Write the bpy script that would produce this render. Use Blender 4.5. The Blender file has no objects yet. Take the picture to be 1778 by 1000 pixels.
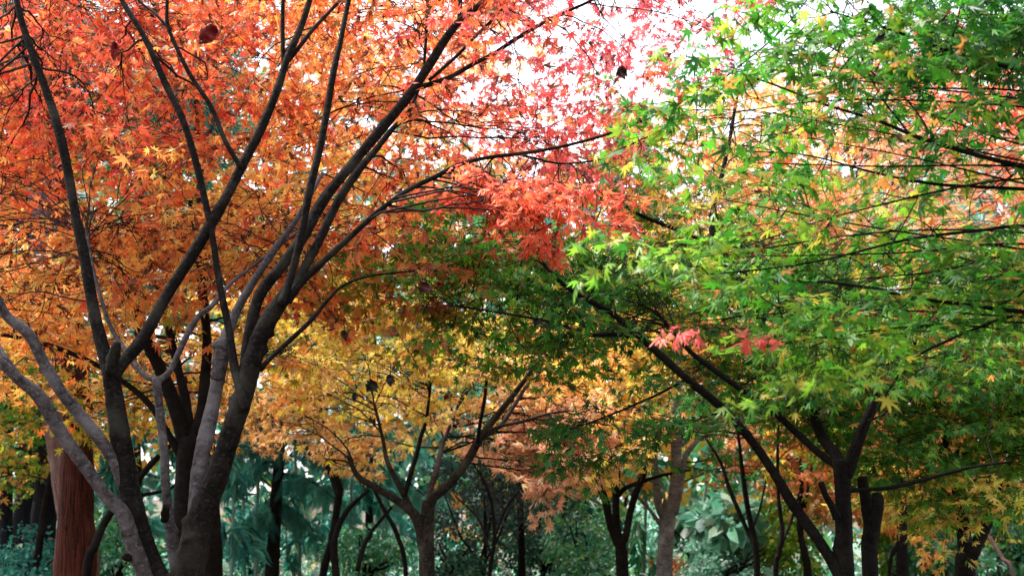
import bpy, math, random
import numpy as np

# ------------------------------------------------------------------ camera, sky, sun, exposure
W, H, F = 1778.0, 1000.0, 1906.0            # photograph's pixels; focal length in those pixels
PITCH = math.radians(11.3)
EYE = np.array([0.0, 0.0, 1.5])
scene = bpy.context.scene
COL = scene.collection

cam = bpy.data.cameras.new("camera")
cam.sensor_width = 36.0
cam.lens = 36.0 * F / W
cam.clip_start, cam.clip_end = 0.05, 400.0
cam.dof.use_dof = True
cam.dof.focus_distance = 4.5
cam.dof.aperture_fstop = 3.6
camo = bpy.data.objects.new("camera", cam)
camo.location = EYE
camo.rotation_euler = (math.pi / 2 + PITCH, 0, 0)
COL.objects.link(camo)
scene.camera = camo

SUN_EL, SUN_AZ = math.radians(60), math.radians(-62)      # azimuth from +Y, towards the left of the view
world = bpy.data.worlds.new("World")
scene.world = world
world.use_nodes = True
wn, wl = world.node_tree.nodes, world.node_tree.links
bg = wn["Background"]
sky = wn.new("ShaderNodeTexSky")
sky.sky_type = 'NISHITA'
sky.sun_disc = False
sky.sun_elevation, sky.sun_rotation = SUN_EL, SUN_AZ
sky.air_density, sky.dust_density, sky.ozone_density = 1.0, 1.5, 1.0
hsv = wn.new("ShaderNodeHueSaturation")                   # an overcast sky has little blue left
hsv.inputs["Saturation"].default_value = 0.25
wl.new(sky.outputs[0], hsv.inputs["Color"])
wl.new(hsv.outputs[0], bg.inputs[0])
bg.inputs[1].default_value = 0.15

sun = bpy.data.lights.new("sun", 'SUN')
sun.energy, sun.angle, sun.color = 3.7, math.radians(12), (1.0, 0.95, 0.88)
suno = bpy.data.objects.new("sun", sun)
suno.rotation_euler = (math.pi / 2 - SUN_EL, 0, -SUN_AZ + math.pi)
COL.objects.link(suno)

vs = scene.view_settings
vs.view_transform, vs.look, vs.gamma, vs.exposure = 'Standard', 'None', 1.0, 2.0
vs.use_curve_mapping = False
cy = scene.cycles
cy.use_adaptive_sampling = False
cy.max_bounces, cy.diffuse_bounces, cy.glossy_bounces = 8, 4, 2
cy.transmission_bounces, cy.transparent_max_bounces = 6, 4
cy.use_denoising = True
cy.caustics_reflective = cy.caustics_refractive = False

R = np.random.default_rng(11)
random.seed(11)


# ------------------------------------------------------------------ helpers
def at(x, y, d):
    """The point seen at pixel (x, y) that lies d metres ahead of the camera."""
    cp, sp = math.cos(PITCH), math.sin(PITCH)
    u, v = (x - W / 2) / F, (H / 2 - y) / F
    dx, dy, dz = u, cp - v * sp, sp + v * cp
    t = d / dy
    return EYE + t * np.array([dx, dy, dz])


def norm(a):
    return a / np.maximum(np.linalg.norm(a, axis=-1, keepdims=True), 1e-9)


def lin(c):
    c = np.asarray(c, float) / 255.0
    return np.where(c <= 0.04045, c / 12.92, ((c + 0.055) / 1.055) ** 2.4)


def link(name, mesh, mat=None, parent=None, loc=None):
    o = bpy.data.objects.new(name, mesh)
    COL.objects.link(o)
    if mat is not None:
        mesh.materials.append(mat)
    if loc is not None:
        o.location = loc
    if parent is not None:
        o.parent = parent
    return o


def tag(o, label=None, cat=None, group=None, kind=None):
    for k, v in (("label", label), ("category", cat), ("group", group), ("kind", kind)):
        if v:
            o[k] = v
    return o


def mesh_np(name, verts, quads, uv=None, col=None, smooth=False):
    me = bpy.data.meshes.new(name)
    nv, nf = len(verts), len(quads)
    me.vertices.add(nv)
    me.vertices.foreach_set("co", np.ascontiguousarray(verts, dtype=np.float32).ravel())
    me.loops.add(nf * 4)
    me.loops.foreach_set("vertex_index", np.ascontiguousarray(quads, dtype=np.int32).ravel())
    me.polygons.add(nf)
    me.polygons.foreach_set("loop_start", np.arange(0, nf * 4, 4, dtype=np.int32))
    if smooth:
        me.polygons.foreach_set("use_smooth", np.ones(nf, dtype=bool))
    if uv is not None:
        l = me.uv_layers.new(name="UVMap")
        l.data.foreach_set("uv", np.ascontiguousarray(uv[np.asarray(quads).ravel()], dtype=np.float32).ravel())
    if col is not None:
        a = me.attributes.new("leaf_colour", 'FLOAT_COLOR', 'POINT')
        a.data.foreach_set("color", np.ascontiguousarray(col, dtype=np.float32).ravel())
    me.update(calc_edges=True)
    return me


# ------------------------------------------------------------------ materials
def new_mat(name):
    m = bpy.data.materials.new(name)
    m.use_nodes = True
    n, l = m.node_tree.nodes, m.node_tree.links
    n.clear()
    return m, n, l, n.new("ShaderNodeOutputMaterial")


def leaf_mat(name, trans=0.5, rough=0.42, spec=0.4):
    m, n, l, out = new_mat(name)
    at_ = n.new("ShaderNodeAttribute"); at_.attribute_name = "leaf_colour"
    tc = n.new("ShaderNodeTexCoord")
    nz = n.new("ShaderNodeTexNoise"); nz.inputs["Scale"].default_value = 55; nz.inputs["Detail"].default_value = 3
    l.new(tc.outputs["Object"], nz.inputs["Vector"])
    mr = n.new("ShaderNodeMapRange")
    mr.inputs[1].default_value, mr.inputs[2].default_value = 0.3, 0.7
    mr.inputs[3].default_value, mr.inputs[4].default_value = 0.78, 1.15
    l.new(nz.outputs["Fac"], mr.inputs[0])
    mul = n.new("ShaderNodeMixRGB"); mul.blend_type = 'MULTIPLY'; mul.inputs[0].default_value = 1
    l.new(at_.outputs["Color"], mul.inputs[1]); l.new(mr.outputs[0], mul.inputs[2])
    p = n.new("ShaderNodeBsdfPrincipled")
    p.inputs["Roughness"].default_value = rough
    p.inputs["Specular IOR Level"].default_value = spec
    l.new(mul.outputs[0], p.inputs["Base Color"])
    tr = n.new("ShaderNodeBsdfTranslucent")
    l.new(mul.outputs[0], tr.inputs["Color"])
    mx = n.new("ShaderNodeMixShader"); mx.inputs[0].default_value = trans
    l.new(p.outputs[0], mx.inputs[1]); l.new(tr.outputs[0], mx.inputs[2])
    l.new(mx.outputs[0], out.inputs[0])
    return m


def bark_mat(name, dark, mid, lichen, lichen_amt=0.5, streak=0.0, bump=0.5, scale=1.0):
    """Mottled bark: fine grain, ring marks round the stem, pale lichen patches; streak adds long fibrous cracks."""
    m, n, l, out = new_mat(name)
    tc = n.new("ShaderNodeTexCoord")
    n1 = n.new("ShaderNodeTexNoise"); n1.inputs["Scale"].default_value = 38 * scale; n1.inputs["Detail"].default_value = 6
    n1.inputs["Roughness"].default_value = 0.7
    l.new(tc.outputs["Object"], n1.inputs["Vector"])
    n2 = n.new("ShaderNodeTexNoise"); n2.inputs["Scale"].default_value = 6.5 * scale; n2.inputs["Detail"].default_value = 5
    l.new(tc.outputs["Object"], n2.inputs["Vector"])
    mp = n.new("ShaderNodeMapping")                       # u is round the stem, v along it in metres
    mp.inputs["Scale"].default_value = (8, 1.7, 1) if streak else (3, 34, 1)
    l.new(tc.outputs["UV"], mp.inputs["Vector"])
    n3 = n.new("ShaderNodeTexNoise"); n3.inputs["Scale"].default_value = 2.2 if streak else 1.0; n3.inputs["Detail"].default_value = 6; n3.inputs["Distortion"].default_value = 1.1
    l.new(mp.outputs[0], n3.inputs["Vector"])
    c1 = n.new("ShaderNodeValToRGB")
    c1.color_ramp.elements[0].position, c1.color_ramp.elements[1].position = 0.36, 0.64
    c1.color_ramp.elements[0].color = (*dark, 1); c1.color_ramp.elements[1].color = (*mid, 1)
    mixf = n.new("ShaderNodeMath"); mixf.operation = 'MULTIPLY_ADD'
    mixf.inputs[1].default_value = 0.5 + 0.3 * streak
    l.new(n3.outputs["Fac"], mixf.inputs[0])
    half = n.new("ShaderNodeMath"); half.operation = 'MULTIPLY'; half.inputs[1].default_value = 0.5 - 0.3 * streak
    l.new(n1.outputs["Fac"], half.inputs[0]); l.new(half.outputs[0], mixf.inputs[2])
    l.new(mixf.outputs[0], c1.inputs[0])
    c2 = n.new("ShaderNodeValToRGB")
    c2.color_ramp.elements[0].position, c2.color_ramp.elements[1].position = 0.5, 0.68
    l.new(n2.outputs["Fac"], c2.inputs[0])
    am = n.new("ShaderNodeMath"); am.operation = 'MULTIPLY'; am.inputs[1].default_value = lichen_amt
    l.new(c2.outputs[0], am.inputs[0])
    mx = n.new("ShaderNodeMixRGB"); mx.inputs[2].default_value = (*lichen, 1)
    l.new(am.outputs[0], mx.inputs[0]); l.new(c1.outputs[0], mx.inputs[1])
    n4 = n.new("ShaderNodeTexNoise"); n4.inputs["Scale"].default_value = 75 * scale; n4.inputs["Detail"].default_value = 4
    l.new(tc.outputs["Object"], n4.inputs["Vector"])
    fl = n.new("ShaderNodeMapRange")
    fl.inputs[1].default_value, fl.inputs[2].default_value = 0.56, 0.66
    fl.inputs[3].default_value, fl.inputs[4].default_value = 0.0, lichen_amt * .7
    l.new(n4.outputs["Fac"], fl.inputs[0])
    mx2 = n.new("ShaderNodeMixRGB"); mx2.inputs[2].default_value = (*lichen, 1)
    l.new(fl.outputs[0], mx2.inputs[0]); l.new(mx.outputs[0], mx2.inputs[1])
    mx = mx2
    bp = n.new("ShaderNodeBump"); bp.inputs["Strength"].default_value = bump; bp.inputs["Distance"].default_value = 0.03
    l.new(mixf.outputs[0], bp.inputs["Height"])
    p = n.new("ShaderNodeBsdfPrincipled")
    p.inputs["Roughness"].default_value = 0.85
    p.inputs["Specular IOR Level"].default_value = 0.08
    l.new(mx.outputs[0], p.inputs["Base Color"]); l.new(bp.outputs[0], p.inputs["Normal"])
    l.new(p.outputs[0], out.inputs[0])
    return m


LEAF = leaf_mat("maple leaf", 0.58, 0.45, 0.35)
LEAF_GLOSSY = leaf_mat("broad evergreen leaf", 0.35, 0.6, 0.25)
NEEDLE = leaf_mat("conifer frond", 0.3, 0.55, 0.25)
BARK = bark_mat("maple bark", (0.001, 0.0007, 0.0006), (0.0105, 0.0075, 0.0066), (0.040, 0.038, 0.030), 0.45)  # shade of the grove is put into this darkened bark colour
BARK_PALE_LIT = bark_mat("pale lit maple bark", (0.012, 0.010, 0.010), (0.075, 0.062, 0.064), (0.15, 0.135, 0.142), 0.6)  # paler copy for grey stems; light from upper left is put into its colour
BARK_DARK = bark_mat("dark maple bark", (0.002, 0.0015, 0.0015), (0.010, 0.0075, 0.0065), (0.026, 0.025, 0.02), 0.3)
BARK_MID = bark_mat("olive grey bark", (0.006, 0.005, 0.004), (0.040, 0.033, 0.026), (0.09, 0.085, 0.07), 0.5)
BARK_ASH = bark_mat("ash grey bark", (0.05, 0.045, 0.04), (0.16, 0.15, 0.14), (0.3, 0.3, 0.29), 0.6)
BARK_RED = bark_mat("redwood bark", (0.009, 0.003, 0.002), (0.085, 0.022, 0.014), (0.12, 0.05, 0.04), 0.35, 1.0, 1.0)
BARK_PINK = bark_mat("pale redwood bark", (0.06, 0.035, 0.032), (0.2, 0.12, 0.11), (0.3, 0.22, 0.22), 0.4, 1.0, 0.8)
BARK_FAR = bark_mat("blackish bark", (0.003, 0.003, 0.005), (0.014, 0.014, 0.02), (0.03, 0.03, 0.04), 0.3, 1.0, 0.8)
TWIG = bark_mat("twig bark", (0.006, 0.004, 0.004), (0.022, 0.014, 0.013), (0.05, 0.042, 0.042), 0.2)

# ------------------------------------------------------------------ leaf templates (verts, quads, tip weight)
def maple(lobes=7, droop=0.3, fold=0.05, squeeze=1.0, wide=10.0, petiole=0.42):
    """A palmate leaf on its stalk; no two outlines have the same lobes."""
    if lobes == 7:
        ang = [-122, -80, -39, 0, 39, 80, 122]; ln = [.22, .42, .56, .62, .56, .42, .22]
    else:
        ang = [-88, -43, 0, 43, 88]; ln = [.40, .55, .62, .55, .40]
    ang = [a + R.normal(0, 4.5) for a in ang]; ln = [q * R.uniform(.84, 1.1) for q in ln]; bend = R.normal(0, .5)
    bnd = [ang[0] - 24] + [(a + b) / 2 for a, b in zip(ang, ang[1:])] + [ang[-1] + 24]
    v, w, q = [(0, 0, 0)], [0.0], []
    def add(a, r, dz, wt):
        a = math.radians(a)
        x, y = r * math.sin(a) * squeeze, r * math.cos(a)
        v.append((x, y, dz - droop * (r * r) + bend * x * abs(y) - (droop * 0.4 * abs(x) if squeeze < 1 else 0)))
        w.append(wt)
        return len(v) - 1
    nt = []
    for i, b in enumerate(bnd):
        r = 0.06 if i in (0, len(bnd) - 1) else 0.36 * min(ln[i - 1], ln[i]) + 0.02
        nt.append(add(b, r, -fold * 0.5, 0.25))
    for i, (a, r) in enumerate(zip(ang, ln)):
        s1 = add(a - wide, r * 0.6, -fold, 0.6)
        t = add(a, r, 0, 1.0)
        s2 = add(a + wide, r * 0.6, -fold, 0.6)
        q += [(0, t, s1, nt[i]), (0, nt[i + 1], s2, t)]
    k = len(v)
    v += [(-.008, 0, 0), (.008, 0, 0), (.006, -petiole, .10), (-.006, -petiole, .10)]
    w += [0.9] * 4
    q.append((k, k + 1, k + 2, k + 3))
    return np.array(v), np.array(q), np.array(w)


def oval(width=0.36, droop=0.3):
    v = [(0, 0, 0), (-width * .8, .33, .05), (-width * .75, .68, .03), (0, 1, 0), (width * .75, .68, .03), (width * .8, .33, .05)]
    v = np.array(v, float); v[:, 2] -= droop * v[:, 1] ** 2
    return v, np.array([(0, 3, 2, 1), (0, 5, 4, 3)]), np.array([0, .5, .7, 1, .7, .5])


def frond(pairs=16, droop=0.5):
    """A feathery conifer spray: thin leaflets set along both sides of a drooping rib."""
    v, q, w = [], [], []
    for i in range(pairs):
        t = (i + .6) / pairs
        ln = 0.26 * math.sin(math.pi * min(1, .25 + .75 * t)) + .05
        for s in (-1, 1):
            k = len(v)
            y0, y1 = t, t + .09
            pts = [(0, y0), (s * ln * .5, y0 + .05), (s * ln, y1 + .05), (s * ln * .45, y0 + .085)]
            if s < 0: pts = pts[::-1]
            for x, y in pts:
                v.append((x, y, -droop * y * y - .35 * abs(x))); w.append(t)
            q.append((k, k + 1, k + 2, k + 3))
    k = len(v)
    for i in range(5):
        y = i / 4
        v += [(-.012, y, -droop * y * y), (.012, y, -droop * y * y)]; w += [.2, .2]
    for i in range(4):
        a = k + 2 * i
        q.append((a, a + 1, a + 3, a + 2))
    return np.array(v), np.array(q), np.array(w)


T_MAPLE = [maple(7, .15), maple(7, .55, .08), maple(7, .9, .06), maple(7, -.25, .05, 1, 9), maple(7, .4, .1, .8), maple(5, .35, .06),
           maple(7, .7, .12, .65), maple(5, 1.2, .08, .8), maple(7, .3, .04, 1.1, 12), maple(7, 1.3, .08, .75), maple(5, .1, .09, .9, 8)]
T_DRY = [maple(7, 2.2, .1, .5, 12), maple(5, 2.8, .12, .4, 14), maple(7, 1.5, .1, .6, 12)]
T_FAR = [maple(5, .3, .05, 1, 12, .2), maple(5, .7, .05, 1, 12, .2)]
T_OVAL = [oval(.36, .2), oval(.3, .5)]
T_BAMBOO = [oval(.10, .5), oval(.13, .9)]
T_FROND = [frond(13, .35), frond(13, .8)]


def build_leaves(name, pos, axis, nrm, size, c1, c2, tmpl, mat, parent=None, variant=None, origin=None):
    """All the leaves of one crown as one mesh."""
    N = len(pos)
    if variant is None:
        variant = R.integers(0, len(tmpl), N)
    y = norm(axis)
    z = norm(nrm - y * np.sum(nrm * y, 1, keepdims=True))
    x = np.cross(y, z)
    V, Q, C, off = [], [], [], 0
    for k, (tv, tq, tw) in enumerate(tmpl):
        m = np.where(variant == k)[0]
        if not len(m): continue
        s = size[m, None, None]
        p = pos[m][:, None, :] + s * (tv[None, :, 0, None] * x[m][:, None] + tv[None, :, 1, None] * y[m][:, None] + tv[None, :, 2, None] * z[m][:, None])
        w = tw[None, :, None] * 1.0
        c = c1[m][:, None] * (1 - w) + c2[m][:, None] * w
        V.append(p.reshape(-1, 3))
        C.append(np.concatenate([c, np.ones(c.shape[:2] + (1,))], 2).reshape(-1, 4))
        Q.append((tq[None] + (off + np.arange(len(m)) * len(tv))[:, None, None]).reshape(-1, 4))
        off += len(m) * len(tv)
    V = np.concatenate(V)
    if origin is not None: V = V - origin
    return link(name, mesh_np(name, V, np.concatenate(Q), col=np.concatenate(C)), mat, parent)


def pick(pal, n):
    """n base colours and n tip colours from a palette of (rgb, weight)."""
    cols = np.array([lin(c) for c, _ in pal]); w = np.array([w for _, w in pal], float)
    i = R.choice(len(pal), n, p=w / w.sum()); j = R.choice(len(pal), n, p=w / w.sum())
    v = np.exp(R.normal(0, .16, (n, 1)))
    a = cols[i] * v * np.exp(R.normal(0, .07, (n, 3)))
    b = a * .72 + cols[j] * v * .28
    worn = R.uniform(0, 1, (n, 1)) < .05                    # some leaves have browned tips
    b = np.where(worn, lin((110, 62, 34)) * v, b)
    warm = lambda q: np.where(q[:, :1] > 1.25 * q[:, 1:2], q * .9 + np.array([.01, .046, .02]), q * .9)
    return np.clip(warm(a), 0, .92), np.clip(warm(b), 0, .92)


# ------------------------------------------------------------------ stems
def spline(P, r, step):
    P, r = np.asarray(P, float), np.asarray(r, float)
    Pe = np.vstack([2 * P[0] - P[1], P, 2 * P[-1] - P[-2]])
    out, rr = [], []
    for i in range(len(P) - 1):
        n = max(2, int(np.linalg.norm(P[i + 1] - P[i]) / step))
        for t in np.arange(n) / n:
            a, b, c, d = Pe[i:i + 4]
            out.append(.5 * ((2 * b) + (c - a) * t + (2 * a - 5 * b + 4 * c - d) * t * t + (3 * b - a - 3 * c + d) * t ** 3))
            rr.append(r[i] * (1 - t) + r[i + 1] * t)
    out.append(P[-1]); rr.append(r[-1])
    return np.array(out), np.array(rr)


def tube(P, r, sides, rough=.06, nodes=True, knots=0):
    """One tapered, slightly knobbly stem with closed ends: verts, quads, uv."""
    n = len(P)
    T = norm(np.gradient(P, axis=0))
    ref = np.array([0, 1.0, 0]) if abs(T[0][1]) < .9 else np.array([1.0, 0, 0])
    u = norm(np.cross(T[0], ref)); U = [u]
    for i in range(1, n):
        u = norm(u - T[i] * np.dot(u, T[i])); U.append(u)
    U = np.array(U); Vv = np.cross(T, U)
    a = np.linspace(0, 2 * np.pi, sides + 1)
    L = np.concatenate([[0], np.cumsum(np.linalg.norm(np.diff(P, axis=0), axis=1))])
    ph = R.uniform(0, 6.28, 6)
    rad = 1 + rough * (np.sin(2 * a[None, :] + ph[0] + L[:, None] * 5) * .5 + np.sin(3 * a[None, :] + ph[1] - L[:, None] * 9) * .4
                       + .6 * np.sin(L[:, None] * 13 + ph[2]) + .3 * np.sin(L[:, None] * 31 + ph[3]))
    if nodes:
        for x in np.arange(R.uniform(0, .1), L[-1], .13):
            rad += R.uniform(.02, .085) * np.exp(-((L[:, None] - x - R.uniform(-.05, .05) - .006 * np.sin(a[None, :] + x * 40)) / .009) ** 2)
    for _ in range(knots * 2):
        x, aa = R.uniform(.1, .9) * L[-1], R.uniform(0, 6.28)
        rad += R.uniform(.2, .6) * np.exp(-((L[:, None] - x) / (r.mean() * R.uniform(.3, .5))) ** 2 - ((np.angle(np.exp(1j * (a[None, :] - aa)))) / R.uniform(.25, .45)) ** 2)
    rad[:, -1] = rad[:, 0]
    rr = r[:, None] * rad
    ring = P[:, None] + rr[..., None] * (np.cos(a)[None, :, None] * U[:, None] + np.sin(a)[None, :, None] * Vv[:, None])
    S = sides + 1
    verts = ring.reshape(-1, 3)
    uv = np.stack([np.broadcast_to(a / (2 * np.pi) * max(1, round(r.max() * 20)), (n, S)), np.broadcast_to(L[:, None], (n, S))], 2).reshape(-1, 2)
    i, j = np.meshgrid(np.arange(n - 1), np.arange(sides), indexing='ij')
    q = np.stack([i * S + j, i * S + j + 1, (i + 1) * S + j + 1, (i + 1) * S + j], -1).reshape(-1, 4)
    # end caps: a slightly domed centre vertex joined to the rings
    for e, sgn in ((0, -1), (n - 1, 1)):
        c = len(verts)
        verts = np.vstack([verts, P[e] + sgn * T[e] * r[e] * .25]); uv = np.vstack([uv, [0, L[e]]])
        b = e * S
        cap = []
        for k in range(0, sides - 1, 2):
            f = (b + k, b + k + 1, b + k + 2, c)
            cap.append(f if sgn > 0 else f[::-1])
        if sides % 2:
            f = (b + sides - 1, b + sides, c, c)
        q = np.vstack([q, np.array(cap)])
    return verts, q, uv


def twig_mesh(name, P, r, mat, parent, origin, sides=4):
    """Many thin twigs, P (N, k, 3) with radii r (N, k), in one mesh."""
    N, k, _ = P.shape
    T = norm(np.gradient(P, axis=1))
    ref = np.where(np.abs(T[:, :1, 2:3]) > .9, np.array([1.0, 0, 0]), np.array([0, 0, 1.0]))
    U = norm(np.cross(T, np.broadcast_to(ref, T.shape))); Vv = np.cross(T, U)
    a = np.arange(sides) * 2 * np.pi / sides
    ring = P[:, :, None] + r[:, :, None, None] * (np.cos(a)[None, None, :, None] * U[:, :, None] + np.sin(a)[None, None, :, None] * Vv[:, :, None])
    verts = ring.reshape(-1, 3) - origin
    n, i, j = np.meshgrid(np.arange(N), np.arange(k - 1), np.arange(sides), indexing='ij')
    b = n * k * sides
    q = np.stack([b + i * sides + j, b + i * sides + (j + 1) % sides, b + (i + 1) * sides + (j + 1) % sides, b + (i + 1) * sides + j], -1).reshape(-1, 4)
    uv = np.zeros((len(verts), 2)); uv[:, 1] = verts[:, 2]
    return link(name, mesh_np(name, verts, q, uv=uv, smooth=True), mat, parent)


def bez(S, E, bend, k=6):
    """N curves from S to E bowed by bend: (N, k, 3)."""
    t = np.linspace(0, 1, k)[None, :, None]
    return S[:, None] * (1 - t) + E[:, None] * t + bend[:, None] * (4 * t * (1 - t))


def in_poly(x, y, poly):
    c = False
    for (x0, y0), (x1, y1) in zip(poly, poly[1:] + poly[:1]):
        if (y0 > y) != (y1 > y) and x < (x1 - x0) * (y - y0) / (y1 - y0) + x0:
            c = not c
    return c


UP = np.array([0, 0, 1.0])


class Tree:
    """A tree or shrub: an Empty at its foot, its stems and limbs as parts, then twigs and crown."""

    def __init__(s, name, label, cat, x, d, group=None, y=1000, leaf=LEAF, twig=TWIG):
        p = at(x, y, d)
        s.base = np.array([p[0], p[1], 0.0])
        s.root = bpy.data.objects.new(name, None)
        s.root.empty_display_size = .3
        s.root.location = s.base
        COL.objects.link(s.root)
        tag(s.root, label, cat, group)
        s.leaf, s.twig = leaf, twig
        s.pts, s.twP, s.twR, s.sp = [], [], [], []
        s.lv = []

    def stem(s, name, pts, d0, d1, mat, parent=None, ground=False, sides=14, rough=.06, nodes=True, reach=True, label=None, knots=2):
        n = len(pts)
        P = [at(x, y, d0 + (d1 - d0) * i / max(1, n - 1)) for i, (x, y, w) in enumerate(pts)]
        r = [w / 2 / F * (d0 + (d1 - d0) * i / max(1, n - 1)) for i, (x, y, w) in enumerate(pts)]
        if ground:
            P.insert(0, np.array([P[0][0] * .97 + .03 * s.base[0], P[0][1], -.15])); r.insert(0, r[0] * 1.35)
        P, r = spline(P, r, max(.012, min(.05, max(r) * .28)))
        # a stem is never dead straight
        L = np.concatenate([[0], np.cumsum(np.linalg.norm(np.diff(P, axis=0), axis=1))])[:, None] / (4.5 * max(r))
        P = P + (np.sin(L * np.array([1.0, .8, .6]) + R.uniform(0, 6, 3)) * r[:, None] * .13)
        v, q, uv = tube(P, r, sides, rough, nodes, knots)
        o = link(name, mesh_np(name, v - s.base, q, uv=uv, smooth=True), mat, parent or s.root)
        if label: o["label"] = label
        if reach:
            s.pts.append(np.hstack([P[2:], r[2:, None]]))
        return o

    def grow(s, polys, d0, d1, n, rx, ry, rd, sprays, pal, size, droop=.45, tilt=.5, reach=.30, far=None, flat=.45):
        """n leaf clumps inside a crown outline; each hangs on a branchlet from the nearest limb and carries its sprays."""
        xs = [p[0] for p in polys]; ys = [p[1] for p in polys]
        cs = []
        while len(cs) < n:
            best, bd = None, -1
            for _ in range(6):
                x, y = R.uniform(min(xs), max(xs)), R.uniform(min(ys), max(ys))
                if not in_poly(x, y, polys): continue
                d = min([abs(x - a) / rx + abs(y - b) / ry for a, b, *_ in cs], default=1)
                if d > bd: best, bd = (x, y), d
            if best: cs.append(best)
        L = np.concatenate(s.pts) if s.pts else np.array([[*s.base, .02]])
        for x, y in cs:
            d = R.uniform(d0, d1)
            c = at(x, y, d)
            k = np.argmin(np.linalg.norm(L[:, :3] - c, axis=1) + R.uniform(0, .5, len(L)) + np.maximum(0, L[:, 2] - c[2]) * 1.2)
            f0, fr = L[k, :3], min(L[k, 3] * .5, .0034 + .0005 * d)
            fl = np.linalg.norm(c - f0)
            cur = bez(f0[None], c[None], np.array([[R.normal(0, .06), R.normal(0, .06), R.uniform(-.02, .12)]]) * min(fl, 1.5), 10)[0]
            cur[1:-1] += np.cumsum(R.normal(0, .012, (8, 3)), 0) * min(fl, 1.2)
            s.twP.append(cur); s.twR.append(np.linspace(fr, .0016 * max(1, d / 5), 10))
            m = max(1, int(sprays * R.uniform(.6, 1.4)))
            q = R.normal(0, 1, (m, 3)); q /= np.linalg.norm(q, axis=1, keepdims=True); q *= R.uniform(0, 1, (m, 1)) ** .45
            E = c + q * np.array([rx / F * d, rd, ry / F * d])
            i = np.minimum(9, 4 + (R.uniform(0, 1, m) ** .7 * 6).astype(int))
            S = cur[i]
            wp = pal if not callable(pal) else pal(x, y)
            s.sp.append((S, E, norm(c - f0 + 1e-6), wp, size, droop, tilt, reach, T_FAR if far else T_MAPLE, flat))

    def finish(s, dry=0.0):
        Pw, Rw, lv = [], [], {}
        for S, E, gd, pal, size, droop, tilt, reach, tm, flat in s.sp:
            m = len(S)
            d = norm(E - S + gd * .12)
            d = norm(d * np.array([1, 1, flat]) + R.normal(0, .35, (m, 3)) * np.array([1, 1, flat * .9]))
            tip = E + d * reach * R.uniform(.6, 1.2, (m, 1)) - UP * reach * .25 * R.uniform(0, 1, (m, 1))
            a = bez(S, E, R.normal(0, .03, (m, 3)), 6); b = bez(E, tip, R.normal(0, .01, (m, 3)) + UP * .015, 6)
            Pw += [a, b]; wd = size / .075
            Rw += [np.broadcast_to(np.linspace(.0026, .0018, 6) * wd, (m, 6)), np.broadcast_to(np.linspace(.0018, .0009, 6) * wd, (m, 6))]
            up = norm(UP + R.normal(0, tilt * .35, (m, 3)))
            side = norm(np.cross(d, up))
            att, axs = [], []
            for t in (.1, .35, .6, .85):
                p = E + (tip - E) * t
                for sg in (-1, 1):
                    att.append(p); axs.append(d * .55 + sg * side * .85)
            att.append(tip); axs.append(d)
            for t in (.25, .55):
                for sg in (-1, 1):
                    p = E + (tip - E) * t
                    sd = norm(d * .6 + sg * side * .8 + R.normal(0, .15, (m, 3)))
                    p2 = p + sd * reach * .5 * R.uniform(.6, 1.1, (m, 1)) - UP * .02
                    Pw.append(bez(p, p2, np.zeros((m, 3)), 6)); Rw.append(np.broadcast_to(np.linspace(.0012, .0007, 6) * wd, (m, 6)))
                    pm = (p + p2) / 2
                    sn = norm(np.cross(sd, up))
                    att += [p2, p2, pm, p2]; axs += [sd * .5 + sn * .8, sd * .5 - sn * .8, sd * .6 + sg * sn * .8, sd]
            att = np.array(att).transpose(1, 0, 2).reshape(-1, 3); axs = np.array(axs).transpose(1, 0, 2).reshape(-1, 3)
            k = len(att) // m
            upr = np.repeat(up, k, 0)
            keep = R.uniform(0, 1, len(att)) < .9
            att, axs, upr = att[keep], axs[keep], upr[keep]
            N = len(att)
            axs = norm(axs + R.normal(0, .3, (N, 3)) - UP * droop * R.uniform(.2, 1.8, (N, 1)))
            nr = upr + R.normal(0, tilt, (N, 3))
            sz = size * R.uniform(.5, 1.3, N)
            c1, c2 = pick(pal, N)
            lv.setdefault(id(tm), (tm, []))[1].append((att + axs * sz[:, None] * .35, axs, nr, sz, c1, c2))
        if s.twP:
            twig_mesh("branchlet_sprays", np.array(s.twP), np.array(s.twR), s.twig, s.root, s.base, 5)
        if Pw:
            twig_mesh("twig_sprays", np.concatenate(Pw), np.concatenate(Rw), s.twig, s.root, s.base, 3)
        for tm, L in lv.values():
            A = [np.concatenate([l[i] for l in L]) for i in range(6)]
            N = len(A[0])
            tmpl, var = tm, R.integers(0, len(tm), N)
            if dry and tm is T_MAPLE:
                tmpl = tm + T_DRY
                m = R.uniform(0, 1, N) < dry
                var[m] = len(tm) + R.integers(0, len(T_DRY), m.sum())
                c1, c2 = pick(P_DRY, int(m.sum()))
                A[4][m], A[5][m] = c1, c2
                A[3][m] *= .8
                A[1][m] = norm(A[1][m] * .5 - UP)
            build_leaves("crown", *A, tmpl, s.leaf, s.root, var, s.base)
        return s.root

    def cloud(s, name, blobs, tmpl, pal, size, mat, droop=.4, tilt=.6):
        """Loose foliage of a shrub: leaves spread through overlapping clumps (x, y, d, rx, ry, rd, n)."""
        A = []
        for x, y, d, rx, ry, rd, n in blobs:
            c = at(x, y, d)
            sub = R.normal(0, 1, (max(3, n // 40), 3)); sub = norm(sub) * R.uniform(.2, 1, (len(sub), 1)) ** .5
            q = sub[R.integers(0, len(sub), n)] + R.normal(0, .22, (n, 3))
            p = c + q * np.array([rx / F * d, rd, ry / F * d])
            p[:, 2] = np.maximum(p[:, 2], .03)
            ax = norm(q * np.array([1, 1, .5]) + R.normal(0, .6, (n, 3)) - UP * droop)
            nr = UP + R.normal(0, tilt, (n, 3))
            A.append((p, ax, nr, size * R.uniform(.6, 1.3, n), *pick(pal, n)))
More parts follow.
